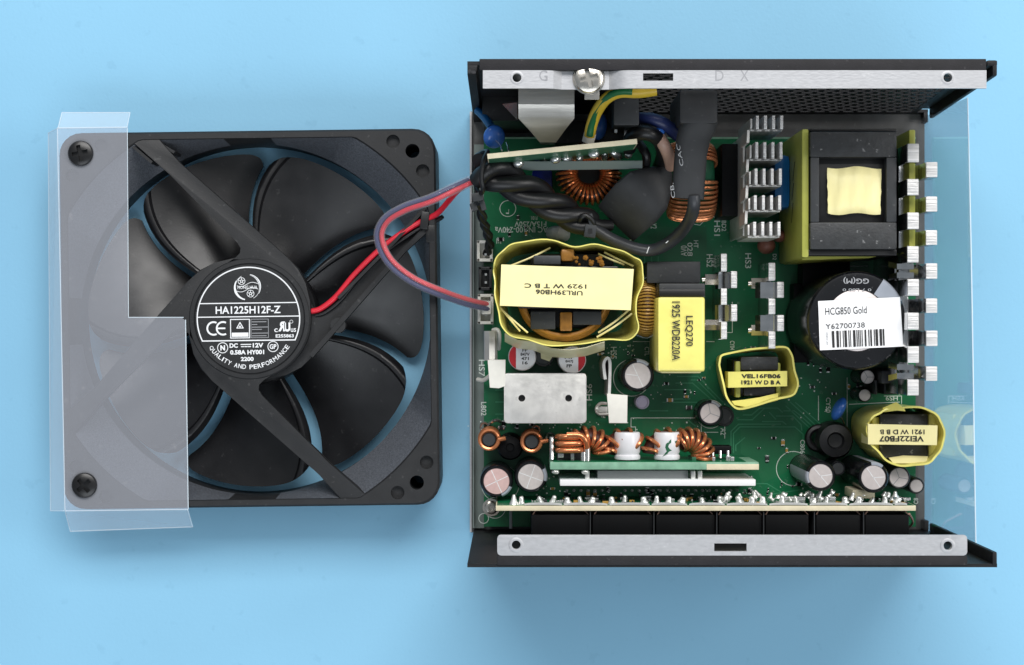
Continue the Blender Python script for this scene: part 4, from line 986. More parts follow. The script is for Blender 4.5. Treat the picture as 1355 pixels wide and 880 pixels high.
# ---- chokes in the filter corner
def toroid(name, label, c, rx, ry, tr_, zc, arcs, wire, core_mat, wire_mat, n_per, wt=.42):
    g = part(name, label, (c.x, c.y, ZB)); m = MB()
    m.tube([Vector((c.x + rx * math.cos(t), c.y + ry * math.sin(t), zc)) for t in [6.28318 * k / 48 for k in range(48)]], tr_ * .86, 12, True); m.build('core', core_mat, g)
    m = MB()
    for a0, a1, n in arcs:
        for k in range(n):
            a = R(a0 + (a1 - a0) * k / max(1, n - 1)); mid = Vector((c.x + rx * math.cos(a), c.y + ry * math.sin(a), zc)); rad = Vector((math.cos(a), math.sin(a), 0)).normalized()
            m.tube([mid + rad * math.cos(t) * tr_ + Vector((0, 0, 1)) * math.sin(t) * tr_ * 1.15 for t in [6.28318 * j / 18 for j in range(18)]], wt, 7, True)
    m.build('winding', wire_mat, g); return g
toroid('choke_toroid', 'round copper-wound choke under the twisted black wires', P(779.5, 229, 30), 7.0, 6.6, 3.1, 28, [(0, 351, 34)], .4, 'bobbin', 'copper_dark', 0, .5)
m = MB(); q = P(779.5, 229, 24); m.cyl((q.x, q.y, ZB), (q.x, q.y, 22), 5.5, seg=24); m.build('choke_hole_plug', 'bobbin', psu)  # black plug added to darken the open hole of the choke
g = part('choke_toroid', 'oval copper-wound choke with a green core under the heat-shrink tube', P(917, 238, ZB)); c = P(918, 237, 28)
def arch(a, rx, rr_):
    mid = Vector((c.x, c.y + 9.6 * math.cos(a), 17 + 11.0 * math.sin(a))); rad = Vector((0, math.cos(a), math.sin(a)))
    return [mid + Vector((1, 0, 0)) * math.copysign(abs(math.cos(t)) ** .6, math.cos(t)) * rx + rad * math.copysign(abs(math.sin(t)) ** .7, math.sin(t)) * rr_ for t in [6.28318 * j_ / 24 for j_ in range(24)]]
m = MB(); secs_ = [arch(R(-5 + 190 * k / 30), 6.6, 2.5) for k in range(31)]; rg_ = [[m.b.verts.new(v) for v in s2] for s2 in secs_]
for A, B in zip(rg_, rg_[1:]):
    for k in range(24): m.b.faces.new((A[k], A[(k + 1) % 24], B[(k + 1) % 24], B[k]))
m.build('core', 'core_green', g)
m = MB()
for a0, a1, n in ((12, 58, 7), (96, 172, 11)):
    for k in range(n): m.tube(arch(R(a0 + (a1 - a0) * k / (n - 1)), 7.3, 3.1), .58, 7, True)
m.build('winding', 'copper', g)

# ---- vertical filter board
A_, B_ = P(645, 207, 60), P(843, 187, 60)
g = part('filter_board', 'upright filter board with a cream cut edge', A_.lerp(B_, .5)); d = (B_ - A_).normalized(); nrm = Vector((d.y, -d.x, 0))
m = MB(); m.wall([A_, B_], 22, 60, 1.5); m.build('board', 'pcb_cream', g)
m = MB(); m.wall([A_ + nrm * .85 + d * .3, B_ + nrm * .85 - d * .3], 22, 59.6, .12); fb = m.build('solder_mask', 'mask_green', g)
random.seed(9)
for k in range(11):
    u = .12 + .085 * k; c = A_.lerp(B_, u) + nrm * 1.5; c.z = random.uniform(38, 54)
    m = MB(); m.ball(c, (random.uniform(.8, 1.9), 1.6, random.uniform(1.2, 3.4)), Euler((random.uniform(-.6, .6), random.uniform(-.6, .6), 0)), 2); m.build('solder_joint', 'solder', g)
m = MB(); m.sheet([[P(643, 210.5, 46), P(700, 214, 45), P(850, 213, 44)], [P(650, 217, 43), P(700, 225, 40), P(850, 223, 39)]], .25); m.build('insulating_strip', 'film_grey', g)

# shiny shield of the inlet
g = part('inlet_shield', 'bright tapered sheet metal shield behind the filter board', P(722, 155, 40))
m = MB(); rows = [[P(686 + 74 * u, 116, 58) for u in (0, .25, .5, .75, 1)], [P(686 + 74 * u, 138, 57.6) for u in (0, .25, .5, .75, 1)], [P(686 + 74 * u, 156, 55.4) for u in (0, .25, .5, .75, 1)],
                  [P(700 + 48 * u, 171, 52.6) for u in (0, .25, .5, .75, 1)], [P(714 + 22 * u, 187, 51) for u in (0, .25, .5, .75, 1)], [P(715 + 18 * u, 190, 40) for u in (0, .25, .5, .75, 1)]]
m.sheet(rows, .6); m.build('sheet', 'shield', g, smooth=25)
m = MB(); m.sheet([[P(665, 137, 50), P(685, 135, 54)], [P(680, 152, 48), P(685, 158, 48)]], .5); m.build('side_flap', 'shield', g)
m = MB(); pb(m, 638, 118, 700, 160, 1, 34, .5); m.build('inlet_socket', 'plastic_black', psu, label='black mains inlet socket body at the rear panel')
m = MB(); pb(m, 812, 124, 846, 166, 10, 56, .6); g2 = m.build('switch_body', 'plastic_dark', psu, label='dark grey switch body at the rear panel')
m = MB()
for x in (815, 835, 845): pb(m, x - 2, 160, x + 2, 176, 40, 46, .2)
pb(m, 817, 165, 845, 169, 42, 45, .2); pb(m, 826, 168, 831, 184, 38, 44, .2); m.build('spade_terminal', 'solder', psu)
m = MB(); pb(m, 798, 166, 828, 186, 10, 40, .4); m.build('terminal_block', 'plastic_dark', psu)
m = MB(); pb(m, 735, 160, 810, 190, ZB, 24, .4); m.build('filter_capacitor', 'plastic_black', psu, label='black film capacitor behind the filter board')
m = MB(); pb(m, 704, 225, 731, 258, ZB, 26, .8); m.build('filter_capacitor', 'blue_box', psu, label='dark blue box capacitor under the filter board')
# blue disc capacitors
def disc_cap(px, py, z, d, rot, label, leads=()):
    c = P(px, py, z); g = empty('disc_capacitor', (c.x, c.y, z - 3), label, None, psu); m = MB(); m.ball(c, d, Euler(rot), 3); m.build('body', 'blue_epoxy', g)
    if leads:
        m = MB()
        for ld in leads: m.tube(spl([P(*q) for q in ld], 5), .28, 6)
        m.build('lead', 'solder', g)
    return g
disc_cap(654, 181, 40, (3.4, 3.7, 1.7), (.35, .2, 0), 'shiny blue disc capacitor beside the shield', [((656, 186, 41), (662, 192, 44), (664, 199, 50)), ((670, 188, 36), (672, 194, 40), (673, 200, 46))])
m = MB(); m.tube(spl([P(632, 146, 30), P(641, 155, 33), (P(650, 168, 36))], 5), 1.3, 10); m.build('insulating_sleeve', 'blue_film', psu, label='blue sleeve on the disc capacitor lead')
disc_cap(794, 168, 40, (2.1, 4.2, 3.4), (0, .2, -.15), 'blue disc capacitor behind the green and yellow wire')
disc_cap(1110, 541, 20, (1.9, 4.0, 3.2), (0, 0, -.45), 'blue disc capacitor lying between the large round one and the corner transformer', [((1113, 552, 18), (1117, 562, 12), (1113, 570, 9), (1104, 566, 8.2))])
# earth wire
pth = spl([P(*q) for q in ((868, 119, 70), (845, 122, 70), (820, 122, 69), (803, 130, 66), (790, 147, 60), (783, 165, 56), (780, 180, 54))], 6)
m = MB(); m.tube(pth, 1.75, 12); wy = m.build('earth_wire', 'wire_yellow', psu, label='green and yellow striped earth wire')
up = []
for i, p in enumerate(pth): up.append(p + Vector((0, 0, 1.1)))
m = MB(); m.tube(up[8:], 1.15, 10); m.build('green_stripe', 'wire_green', wy)
m = MB(); m.tube([P(781, 176, 54), P(778, 188, 53)], 1.9, 12); m.build('crimp', 'white_plastic', wy)
# wires round the filter
def wire(name, mat, pts, r, label=None, parent=None, n=7):
    m = MB(); m.tube(spl([P(*q) for q in pts], n), r, 12); return m.build(name, mat, parent or psu, label=label)
wire('wire', 'wire_black', ((832, 196, 42), (836, 182, 48), (848, 176, 52), (862, 178, 52), (874, 188, 48), (878, 205, 40), (872, 222, 30)), 2.3, 'thick black wire looping beside the filter board')
wire('wire', 'wire_skin', ((872, 182, 50), (879, 193, 50), (885, 207, 46), (888, 220, 40)), 1.9, 'short pinkish beige wire end')
wire('wire', 'wire_navy', ((842, 158, 46), (862, 158, 50), (880, 165, 50), (898, 180, 46)), 2.0, 'dark blue wire behind the filter board')
wire('wire', 'wire_black', ((846, 190, 38), (855, 205, 40), (854, 222, 36), (846, 236, 30)), 1.4, 'thin black wire by the filter board end')
m = MB(); m.ball(P(872, 175, 50), (1.8, 1.6, 1.4)); m.build('insulating_sleeve', 'blue_epoxy', psu)

# ---- heat-shrink tubes
g = part('heat_shrink_tube', 'wide flat black heat-shrink tube lying over the oval choke', P(915, 200, 40))
m = MB(); pb(m, 899, 118, 950, 164, 30, 62, 1.2); m.build('plug_cover', 'shrink', g)
s_ = S(60); secs = []
for px, py, z, hw, hh in ((925, 160, 58, 25, 4), (922, 172, 58, 24.5, 3.4), (917, 186, 57, 22.5, 2.6), (914, 205, 55, 21.5, 2.2), (912, 232, 53, 21.5, 2.0), (910, 263, 51, 21.5, 1.6)):
    secs.append((P(px, py, z), Vector((hw / S(z), -.3, 0)), Vector((0, 0, hh))))
m = MB(); m.loft(secs, 20, .8); m.build('tube', 'shrink', g)
m = MB(); put_text(m, 'CAC', P(899.5, 205, 57.5), 30 / S(57), 5 / S(57), 57.9, 100, 0); put_text(m, 'CB.', P(890, 252, 54), 20 / S(57), 5 / S(57), 53.6, 97, 0); m.build('printed_text', 'print_grey', g, smooth=0, recalc=False)
g = part('heat_shrink_tube', 'leaf-shaped flattened black heat-shrink end between the two chokes', P(850, 265, 30))
secs = []
for px, py, z, hw, hh in ((884, 226, 34, 8, 1.6), (872, 238, 37, 24, 1.8), (858, 252, 39, 35, 1.5), (842, 268, 38, 37, 1.1), (826, 284, 34, 35, .9), (815, 296, 30, 33, .8)):
    dv = Vector((.72, -.69, 0)); secs.append((P(px, py, z), dv * hw / S(z) + Vector((0, 0, -2.0 * hw / 37)), Vector((.25, .25, hh))))
m = MB(); m.loft(secs, 18, .85); m.build('tube', 'shrink', g)
# output cable
wire('cable', 'wire_grey', ((918, 258, 52), (918, 272, 51), (914, 288, 46), (902, 306, 38), (884, 322, 33), (862, 331, 30), (838, 328, 30), (812, 318, 31), (790, 305, 33), (776, 296, 34)), 1.95, 'grey cable curving past the yellow transformer')
m = MB()
for px, py, rt in ((858, 330.5, 70), (884, 319, 40), (908, 297, 30), (914, 287, 20)):
    c = P(px, py, 34); m.box((c.x, c.y, {858: 32.1, 884: 35.4, 908: 43.3, 914: 48.2}[px]), (.25, 2.2, .12), 0, Euler((0, 0, R(rt - 90))))
m.build('cable_print', 'print_white', psu)
wire('cable', 'wire_black', ((808, 298, 30), (795, 298, 32), (782, 294, 34)), 1.9, 'cut black wire end by the cable tie')
# twisted bundle
ctr = spl([P(*q) for q in ((634, 226, 44), (655, 230, 44), (690, 248, 41), (725, 268, 38), (755, 285, 35), (782, 298, 33))], 12)
g = part('wire_bundle', 'three thick black wires twisted together, running to the zip tie', P(710, 258, 30))
for k in range(3):
    pts = []
    for i, p in enumerate(ctr):
        t = (ctr[min(i + 1, len(ctr) - 1)] - ctr[max(i - 1, 0)]).normalized(); n1 = t.cross(Vector((0, 0, 1))).normalized(); n2 = n1.cross(t)
        u = i / (len(ctr) - 1); a = 2.1 * k + u * 9.5 + .4; rad = 2.15 * (1.25 - .35 * u)
        pts.append(p + (n1 * math.cos(a) * 1.25 + n2 * math.sin(a)) * rad)
    m = MB(); m.tube(pts, [2.75 - .5 * i / (len(ctr) - 1) for i in range(len(ctr))], 14); m.build('wire', 'wire_black', g)
def tie(label, loop, z, head, tail=None):
    g = part('cable_tie', label, P(loop[0][0], loop[0][1], z)); m = MB()
    m.tube(spl([P(*q) for q in loop], 5, True), .75, 8, True); m.build('strap', 'plastic_black', g)
    m = MB()
    for c, dd, rt in head: m.box(P(*c), dd, .3, Euler((0, 0, R(rt))))
    m.build('head', 'plastic_dark', g); return g
tie('black zip tie round the wire bundle at the open case edge', [(645, 200, 47), (640, 212, 51), (637, 235, 52), (639, 252, 50), (633, 255, 44), (628, 235, 38), (631, 208, 40)], 44,
    [((632, 261, 46), (3.4, 2.6, 3.0), 10), ((627, 274, 44), (2.0, 2.6, 1.6), 20), ((638, 268, 45), (1.6, 5.0, 1.2), 15)])
tie('black zip tie with a square head at the end of the twisted wires', [(768, 290, 38), (775, 285, 39), (785, 293, 39), (784, 303, 37), (775, 308, 34), (767, 300, 33)], 36, [((781, 306, 38), (3.6, 4.0, 2.2), -8), ((782, 291, 38.5), (1.8, 3.8, 1.2), 15)])
m = MB(); c = P(781, 306, 39.2); m.box((c.x, c.y, 39.15), (1.3, 1.6, .1)); m.build('tie_slot', 'bobbin', psu)
m = MB()
for k in range(2):
    q = spl([P(*v) for v in ((634, 270, 40), (639, 290, 32), (644, 305, 25), (648, 322, 18), (645, 336, 14))], 8)
    m.tube([p + Vector((math.cos(i * .5 + 3.14 * k), math.sin(i * .5 + 3.14 * k) * .4, 0)) * .7 for i, p in enumerate(q)], .95, 8)
m.build('twisted_lead', 'wire_black', psu, label='thin twisted black lead going into the upper white socket')

# ---- sockets at the board edge
def socket(px0, py0, px1, py1, label, mat='white_plastic'):
    g = part('wire_socket', label, P((px0 + px1) / 2, (py0 + py1) / 2, ZB)); zt = 15; a, b = P(px0, py0, zt), P(px1, py1, zt); m = MB()
    m.bx(a.x, b.x, b.y, a.y, ZB, zt - 3, .2); m.bx(a.x, a.x + 1, b.y, a.y, zt - 3.2, zt, .2); m.bx(b.x - 1, b.x, b.y, a.y, zt - 3.2, zt, .2); m.bx(a.x, b.x, a.y - 1, a.y, zt - 3.2, zt, .2); m.bx(a.x, b.x, b.y, b.y + 1, zt - 3.2, zt, .2)
    m.build('housing', mat, g); m = MB()
    for u in (.33, .67): m.box((a.x * .45 + b.x * .55, a.y + (b.y - a.y) * u, zt - 1.5), (.7, .7, 3.6))
    m.build('pin', 'solder', g); return g
socket(631, 318, 652, 346, 'white socket with the twisted black lead'); socket(632, 389, 653, 429, 'white socket taking the fan plug'); socket(633, 353, 651, 384, 'black socket between the two white sockets', 'plastic_black')
m = MB(); a = P(637, 398, 17); b = P(650, 416, 17); m.bx(a.x, b.x, b.y, a.y, 11, 18, .5); m.build('fan_plug', 'white_plastic', psu)
g_ = wire('glue_blob', 'glue', ((731, 309, 10), (738, 308, 14), (746, 311, 10)), 2.3); g_['label'] = 'grey-white glue blob beside the cable tie'

# ---- flat and rolled metal tabs
g = part('plate_heatsink', 'flat silver heatsink plate with two round holes', P(721, 527, 8)); zt = 30
a, b = P(667, 494, zt), P(776, 560, zt); m = MB(); m.prism(rr(a.x, b.x, b.y, a.y, 1.0), zt - 2, zt, bev=.4)
cu = MB()
for px, py in ((690.5, 527), (752.5, 527)): c = P(px, py, zt); cu.cyl((c.x, c.y, 20), (c.x, c.y, 40), 1.1, seg=24); cu.cyl((c.x, c.y, zt - .35), (c.x, c.y, 40), 1.75, seg=28)
m.build('plate', 'aluminium', g, cut=cu); m = MB(); m.bx(a.x + .6, b.x - .6, a.y - 1.6, a.y - .5, ZB, zt - 1.8, .2); m.bx(a.x + 1, b.x - 1, b.y + .5, b.y + 2, ZB, zt - 1.8); m.bx(b.x - 1.6, b.x - .4, b.y + 1, a.y - 3, ZB, zt - 1.8); m.build('skirt', 'aluminium', g)
for px, py in ((690.5, 527), (752.5, 527)):
    c = P(px, py, zt); m = MB(); m.cyl((c.x, c.y, 20), (c.x, c.y, zt - 1.9), 1.5, seg=12); m.build('screw_end', 'screw_black', g)
g = part('tab_heatsink', 'rolled white metal tab with a bent square foot at the case edge', P(655, 475, 8))
m = MB(); pp = [P(x, 440, 28).x for x in (642, 643, 648, 653, 656)]; zz = (24, 27, 28.3, 27.6, 24); y0, y1 = P(0, 438, 28).y, P(0, 477, 28).y
m.sheet([[Vector((x, y0, z)) for x, z in zip(pp, zz)], [Vector((x, y1, z)) for x, z in zip(pp, zz)]], 1.0); m.build('rolled_tab', 'aluminium', g)
m = MB(); m.prism([P(645, 476, 30).xy, P(669, 476, 30).xy, P(668.5, 511, 30).xy, P(660, 514, 30).xy, P(648, 513, 30).xy], 29, 30.2, bev=.3); m.bx(P(650, 0, 30).x, P(664, 0, 30).x, P(0, 505, 30).y, P(0, 503, 30).y, ZB, 29.2); m.build('foot', 'white_plastic', g)
m = MB(); m.tube(spl([P(*q) for q in ((652, 437, 24), (658, 436, 25), (661, 443, 24), (660, 462, 18))], 5), .6, 8); m.tube(spl([P(*q) for q in ((632, 502, 10), (640, 503, 12), (648, 497, 14))], 4), .7, 8); m.build('pin', 'white_plastic', g)
g = part('tab_heatsink', 'thin upright metal strip with a bent square tab next to the silver plate', P(816, 515, 8))
m = MB(); m.wall(spl([P(*q, 30) for q in ((801, 502), (799, 482), (803, 474), (807, 478), (807, 500), (806, 525))], 4), ZB, 30, .9); m.build('strip', 'aluminium', g)
m = MB(); m.prism([P(803, 521, 31).xy, P(830.5, 523, 31).xy, P(830, 560, 31).xy, P(806, 560, 31).xy], 30, 31, bev=.25); m.bx(P(808, 0, 30).x, P(828, 0, 30).x, P(0, 553, 30).y, P(0, 551, 30).y, ZB, 30.2); m.build('tab', 'white_plastic', g)
m = MB(); m.tube(spl([P(*q) for q in ((806, 548, 14), (793, 548, 13), (789, 541, 12), (794, 534, 12), (803, 534, 12))], 5), .55, 8); pb(m, 791, 538, 804, 547, 8, 11, .2); m.build('pin', 'aluminium', g)
for px, py, w_ in ((655, 557, 8), (712, 508, 10)):
    m = MB(); m.tube(spl([P(px - w_, py + 4, 9), P(px, py - 1, 12), P(px + w_, py + 1, 9)], 5), .5, 8); m.build('link_wire', 'solder', psu)
# ---- small rod chokes
def rod(px, py, label):
    c = P(px, py, 24); g = part('rod_choke', label, (c.x, c.y, ZB)); m = MB(); m.cyl((c.x, c.y, ZB), (c.x, c.y, 24), 1.9, seg=20); m.build('core', 'plastic_dark', g)
    m = MB(); q = [Vector((c.x + 2.95 * math.cos(t), c.y + 2.95 * math.sin(t), 10 + 13.0 * t / (6.28318 * 6))) for t in [6.28318 * 6 * k / 150 for k in range(151)]]
    q.append(q[-1] + Vector((2.2, .4, -.6))); m.tube(q, .72, 8); m.build('winding', 'copper', g)
    m = MB(); m.lathe([(2.2, 9), (2.2, 23.2), (1.9, 23.2)], (c.x, c.y, 0), 24); m.build('sleeve', 'bobbin', g)
rod(647, 582, 'small copper-wound rod choke nearer the case edge'); rod(703.5, 585, 'small copper-wound rod choke under the flat silver plate')
m = MB(); m.lathe([(0, ZB), (4.2, ZB), (4.2, 18), (3.6, 20), (1.4, 20.4), (1.2, 19.6), (0, 19.6)], P(675, 592, 20).xy.to_3d(), 32); m.build('round_choke', 'connector_black', psu, label='glossy black round part between the two rod chokes')
for px, py in ((641, 565), (709, 569), (728, 578)):
    m = MB(); c = P(px, py, 11); m.lathe([(1.1, ZB), (1.7, ZB + 2), (1.5, ZB + 2.6), (1.0, ZB + 2.2)], (c.x, c.y, 0), 18); m.build('eyelet', 'solder', psu)
# ---- film, relay and other blocks on the right
m = MB(); pb(m, 955, 190, 984, 286, ZB, 28, .5); m.build('bridge_rectifier', 'connector_black', psu, label='tall black block beside the comb heatsink')
m = MB(); pb(m, 1024, 204, 1047, 276, ZB, 32, 2.2); m.build('film_capacitor', 'blue_film', psu, label='blue rounded capacitor behind the comb heatsink')
m = MB(); pb(m, 1047.5, 200, 1058, 320, ZB, 20, .4); m.build('black_block', 'connector_black', psu)
for px, py, r_ in ((1014, 325, 2.9), (1031, 312, 2.2)):
    m = MB(); m.ball(P(px, py, 18), (r_, r_ * .95, 4), sub=3); m.build('thermistor', 'brown_part', psu, label='brown lumpy disc part near the comb heatsink end')
m = MB(); m.tube(spl([P(1037, 312, 20), P(1042, 318, 18), P(1041, 326, 10)], 5), .3, 6); m.build('lead', 'solder', psu)
m = MB(); pb(m, 1062, 346, 1125, 380, ZB, 18, .5); pb(m, 1050, 375, 1070, 480, ZB, 16, .5); m.build('black_block', 'connector_black', psu)
c = P(1105, 583, 17); m = MB(); m.lathe([(0, ZB), (5.8, ZB), (6.0, ZB + 1), (6.0, 16), (5.2, 18), (2.8, 18.4), (2.2, 17.4), (0, 17.2)], (c.x, c.y, 0), 36); m.build('round_choke', 'plastic_black', psu, label='black round choke behind the tall striped capacitor')
c = P(1084, 580, 14); m = MB(); m.tube([Vector((c.x + 3.4 * math.cos(t), c.y + 3.4 * math.sin(t), 13)) for t in [6.28318 * k / 28 for k in range(28)]], 1.2, 8, True); m.build('wire_loop', 'wire_black', psu)
capacitor(1109, 620, 22, 2.4, top='plastic_dark', vent=None, label='small dark-topped capacitor behind the tall striped capacitor')
capacitor(958, 551, 14, 3.4, top='plastic_dark', sleeve='plastic_dark', vent=None, label='dark grey disc beside the small Y-scored capacitor')
m = MB(); pb(m, 1166, 490, 1178, 508, ZB, 30, .8); pb(m, 1158, 503, 1161, 522, ZB, 26, .3); pb(m, 1170, 508, 1198, 522, ZB, 26, .4); m.build('transistor', 'plastic_dark', psu)

# ---- upright converter board
yb_ = P(0, 616.5, 34).y; x0_, x1_ = P(728, 0, 34).x, P(1004, 0, 34).x
g = part('converter_board', 'small upright circuit board carrying copper coils and white capacitors', ((x0_ + x1_) / 2, yb_, ZB))
m = MB(); m.bx(x0_, x1_, yb_ - 1.15, yb_ + 1.15, 12, 34, .15); m.build('board', 'mask_pale', g)
m = MB(); m.bx(P(935, 0, 34).x, x1_ + .05, yb_ - 1.2, yb_ + .6, 20, 34.1, .1); m.build('bare_edge', 'pcb_cream', g)
m = MB(); m.bx(x0_ + 1, x1_ - 4, yb_ + 1.2, yb_ + 1.4, 12.5, 33.6); m.build('solder_mask', 'pcb_green', g)
m = MB(); m.bx(P(741, 0, 33).x, P(1000, 0, 33).x, P(0, 643, 33).y, P(0, 634.5, 33).y, 10, 33, .25); m.build('insulating_bar', 'white_sheet', g)
m = MB(); m.bx(P(791, 0, 30).x, P(911, 0, 30).x, P(0, 634, 30).y, P(0, 623, 30).y, 10, 29, .2); m.build('heat_spreader', 'print_grey', g)
m = MB()
for px in (774, 914, 923): m.bx(P(px, 0, 30).x, P(px + 6, 0, 30).x, P(0, 634, 30).y, P(0, 622.5, 30).y, 26, 31, .4)
for px in (735, 774): c = P(px, 624, 32); m.ball((c.x, c.y, 32.5), (1.2, .9, .9))
m.build('solder_joint', 'solder_white', g)
m = MB(); pb(m, 737, 596, 770, 611, 20, 28, .3); m.build('coil_base', 'plastic_dark', g)
m = MB(); pb(m, 738, 597, 746, 606, 26, 29, .3); pb(m, 755, 597, 760, 610, 26, 29, .3); m.build('coil_pad', 'solder', g)
# flat hairpin coil
m = MB(); pts = []
c = P(755, 585, 32); n = 3
for k in range(n):
    yk = P(0, 577 + 9 * k, 32).y
    loop = [Vector((c.x + 4.0 * math.copysign(abs(math.cos(t)) ** .5, math.cos(t)), yk - .9 * t / 6.28, 28.5 + 4.4 * math.sin(t))) for t in [6.28318 * j / 24 for j in range(24)]]
    pts += loop
m.tube(pts, .92, 10)
m.tube(spl([P(750, 576, 33), P(766, 576, 33), P(774, 582, 33), (P(777, 594, 32))], 5), .95, 10); m.build('coil', 'copper', g)
m = MB(); m.tube([P(777, 592, 32), P(777, 611, 32)], .98, 10); m.tube([P(772, 598, 32), P(772, 611, 32)], .9, 10); m.tube([P(730, 578, 30), P(730, 608, 30)], .7, 8); m.build('coil_lead', 'solder', g)
def standing_coil(px, py, n, rw, rh, dpx, a0, a1, lean, core=True):
    c = P(px, py, 26); m = MB()
    for k in range(n):
        u = k / (n - 1); a = R(a0 + (a1 - a0) * u); off = Vector((math.cos(a), math.sin(a), 0))
        mid = c + off * dpx; sd = off
        m.tube([mid + sd * math.cos(t) * rw + Vector((0, 0, 1)) * math.sin(t) * rh + off.cross(Vector((0, 0, 1))) * math.sin(t) * lean for t in [6.28318 * j / 20 for j in range(20)]], .62, 8, True)
    m.build('coil', 'copper', g)
    m = MB(); m.tube([c + Vector((math.cos(t), math.sin(t), 0)) * dpx for t in [R(a0 - 10 + (a1 - a0 + 20) * j / 20) for j in range(21)]], min(rw, rh) * .82, 12); m.build('coil_core', 'core_brown', g)
standing_coil(778, 600, 6, 3.4, 6.0, 5.0, 15, 120, .6)
standing_coil(826, 602, 5, 3.2, 5.6, 5.2, 50, 165, .8)
standing_coil(882, 602, 5, 3.2, 5.6, 5.2, 60, 165, .6)
standing_coil(910, 601, 8, 3.4, 6.2, 4.8, -5, 125, .8)
for px, logo in ((830.5, False), (883, True)):
    c = P(px, 607, 30); y0 = P(0, 608, 30).y; y1 = P(0, 572, 30).y; r = 4.05; L_ = y1 - y0
    m = MB(); m.lathe([(0, 0), (r * .98, 0), (r * 1.02, .5), (r * 1.0, 1.2), (r * .92, 1.5), (r * .92, 1.8), (r, 2.3), (r, L_ - .5), (r * .93, L_), (0, L_)], (c.x, y0, 28.5), 40, (0, 1, 0))
    cp = m.build('capacitor', 'cap_white', g, label='white can capacitor lying on the small upright board' + (' with a green mark' if logo else ''))
    if logo:
        m = MB()
        def top_(p): return Vector((p.x, p.y, 28.5 + math.sqrt(max(0, (r + .06) ** 2 - (p.x - c.x) ** 2))))
        for poly in (((876, 605), (882, 597), (880, 592), (884, 591), (886, 594), (889, 596), (885, 597.5), (883, 600)), ((880, 592), (881, 587.5), (885, 583.5), (888, 581), (888, 585.5), (885, 588), (884, 591)), ((893, 584), (896, 583), (897, 586), (894, 587))):
            m.b.faces.new([m.b.verts.new(top_(P(a_, b_, 32))) for a_, b_ in poly])
        m.build('green_mark', 'core_green', g, smooth=0, recalc=False)
        m = MB(); q = [Vector((c.x + r * .9 * math.cos(t), y1 + .03, 28.5 + r * .9 * math.sin(t))) for t in [R(100 + 80 * k / 10) for k in range(11)]]; m.b.faces.new([m.b.verts.new(v) for v in q]); m.build('red_mark', 'cap_red', g, smooth=0, recalc=False)
random.seed(31)
for k in range(8):
    px = 914 + random.uniform(0, 70); m = MB(); zc = random.uniform(24, 33); w_ = random.uniform(.8, 1.8); x = P(px, 0, 30).x
    m.box((x, yb_ + 2.0, zc), (w_, 1.4, w_), .15); m.build('chip_part', random.choice(('solder', 'plastic_dark', 'core_green')), g)
m = MB(); pb(m, 943, 590, 968, 601, 20, 26, .3); m.build('chip', 'connector_black', g)
m = MB()
for px in (943, 953, 963): m.tube([P(px, 596, 28), P(px, 606, 28)], .45, 8)
m.build('chip_pin', 'solder', g)

# ---- output connector board along the front panel
zt = 38; yt = P(0, 672.5, zt).y; xa, xb = P(656, 0, zt).x, P(1212, 0, zt).x
g = part('connector_board', 'long upright connector board with a cream edge and a row of solder joints', ((xa + xb) / 2, yt, ZB))
m = MB(); m.bx(xa, xb, yt - .8, yt + .8, 9, zt, .12); m.build('board', 'pcb_cream', g)
m = MB(); m.bx(xa + .4, xb - .6, yt + .82, yt + .95, 9.5, zt - .4); m.build('solder_mask', 'pcb_green', g)
random.seed(17)
# wavy flux-white copper pads on the face, and joints standing off it
sj = None; x = 690
while x < 1200:
    c = P(x, 0, zt)
    if sj is None:
        m = MB(); m.lathe([(0, 0), (1.15, 0), (1.1, .5), (.8, 1.1), (.72, 1.9), (.66, 2.3), (.35, 2.6), (0, 2.65)], (c.x, yt + .9, zt - 2.5), 12, (0, 1, .12)); sj = m.build('solder_joint', 'solder_white', g); sj0 = c.x
    else:
        o = dup(sj, (c.x - sj0, 0, random.uniform(-3, 1.0)), rotz=random.uniform(-.35, .35)); o.scale = (random.uniform(.8, 1.3), random.uniform(.7, 1.15), random.uniform(.8, 1.4))
    x += random.choice((16, 17, 18, 25))
for k in range(46):
    x_ = P(random.uniform(960, 1200), 0, zt).x; o = dup(sj, (x_ - sj0, random.uniform(0, 2.0), random.uniform(-6, -1)), rotz=random.uniform(-.9, .9)); o.scale = (random.uniform(.5, 1.1), random.uniform(.4, 1.0), random.uniform(.5, 1.1))
m = MB(); px = 694.0
while px < 1195:
    L1 = random.uniform(45, 62); a, b = P(px, 0, zt).x, P(min(px + L1, 1200), 0, zt).x; rows = []
    for zz, hh in ((zt - 1.0, 0), (zt - .5, .9), (zt + .1, 1.0), (zt + .12, 0.3)):
        rows.append([Vector((a + (b - a) * k / 12, yt + .75 + hh * (.55 + .45 * math.sin(math.pi * k / 12) ** .5), zz)) for k in range(13)])
    m.sheet(rows, .2); px += L1 + 3
m.build('solder_bead', 'solder_white', g, smooth=60)
c = P(664, 665, zt); m = MB(); m.lathe([(0, 0), (1.6, 0), (.9, 1.6), (.4, 3.2), (0, 3.4)], (P(680, 0, zt).x, yt + .8, zt - 2), 14, (0, 1, .1)); m.build('solder_joint', 'solder_white', g)
for k in range(130):
    px = random.uniform(700, 1205); zc = random.uniform(16, zt - 3); d_ = random.choice(((1.0, .5, .6), (1.6, .6, .9), (2.4, .9, 1.3), (.7, .5, .5)))
    x = P(px, 0, zc).x
    m = MB(); m.box((x, yt + .95 + d_[1] / 2, zc), d_, .08, Euler((0, random.choice((0, 1.5708)), 0))); m.build('chip_part', random.choice(('plastic_dark', 'solder', 'solder', 'connector_black', 'wind_brown')), g)
m = MB()
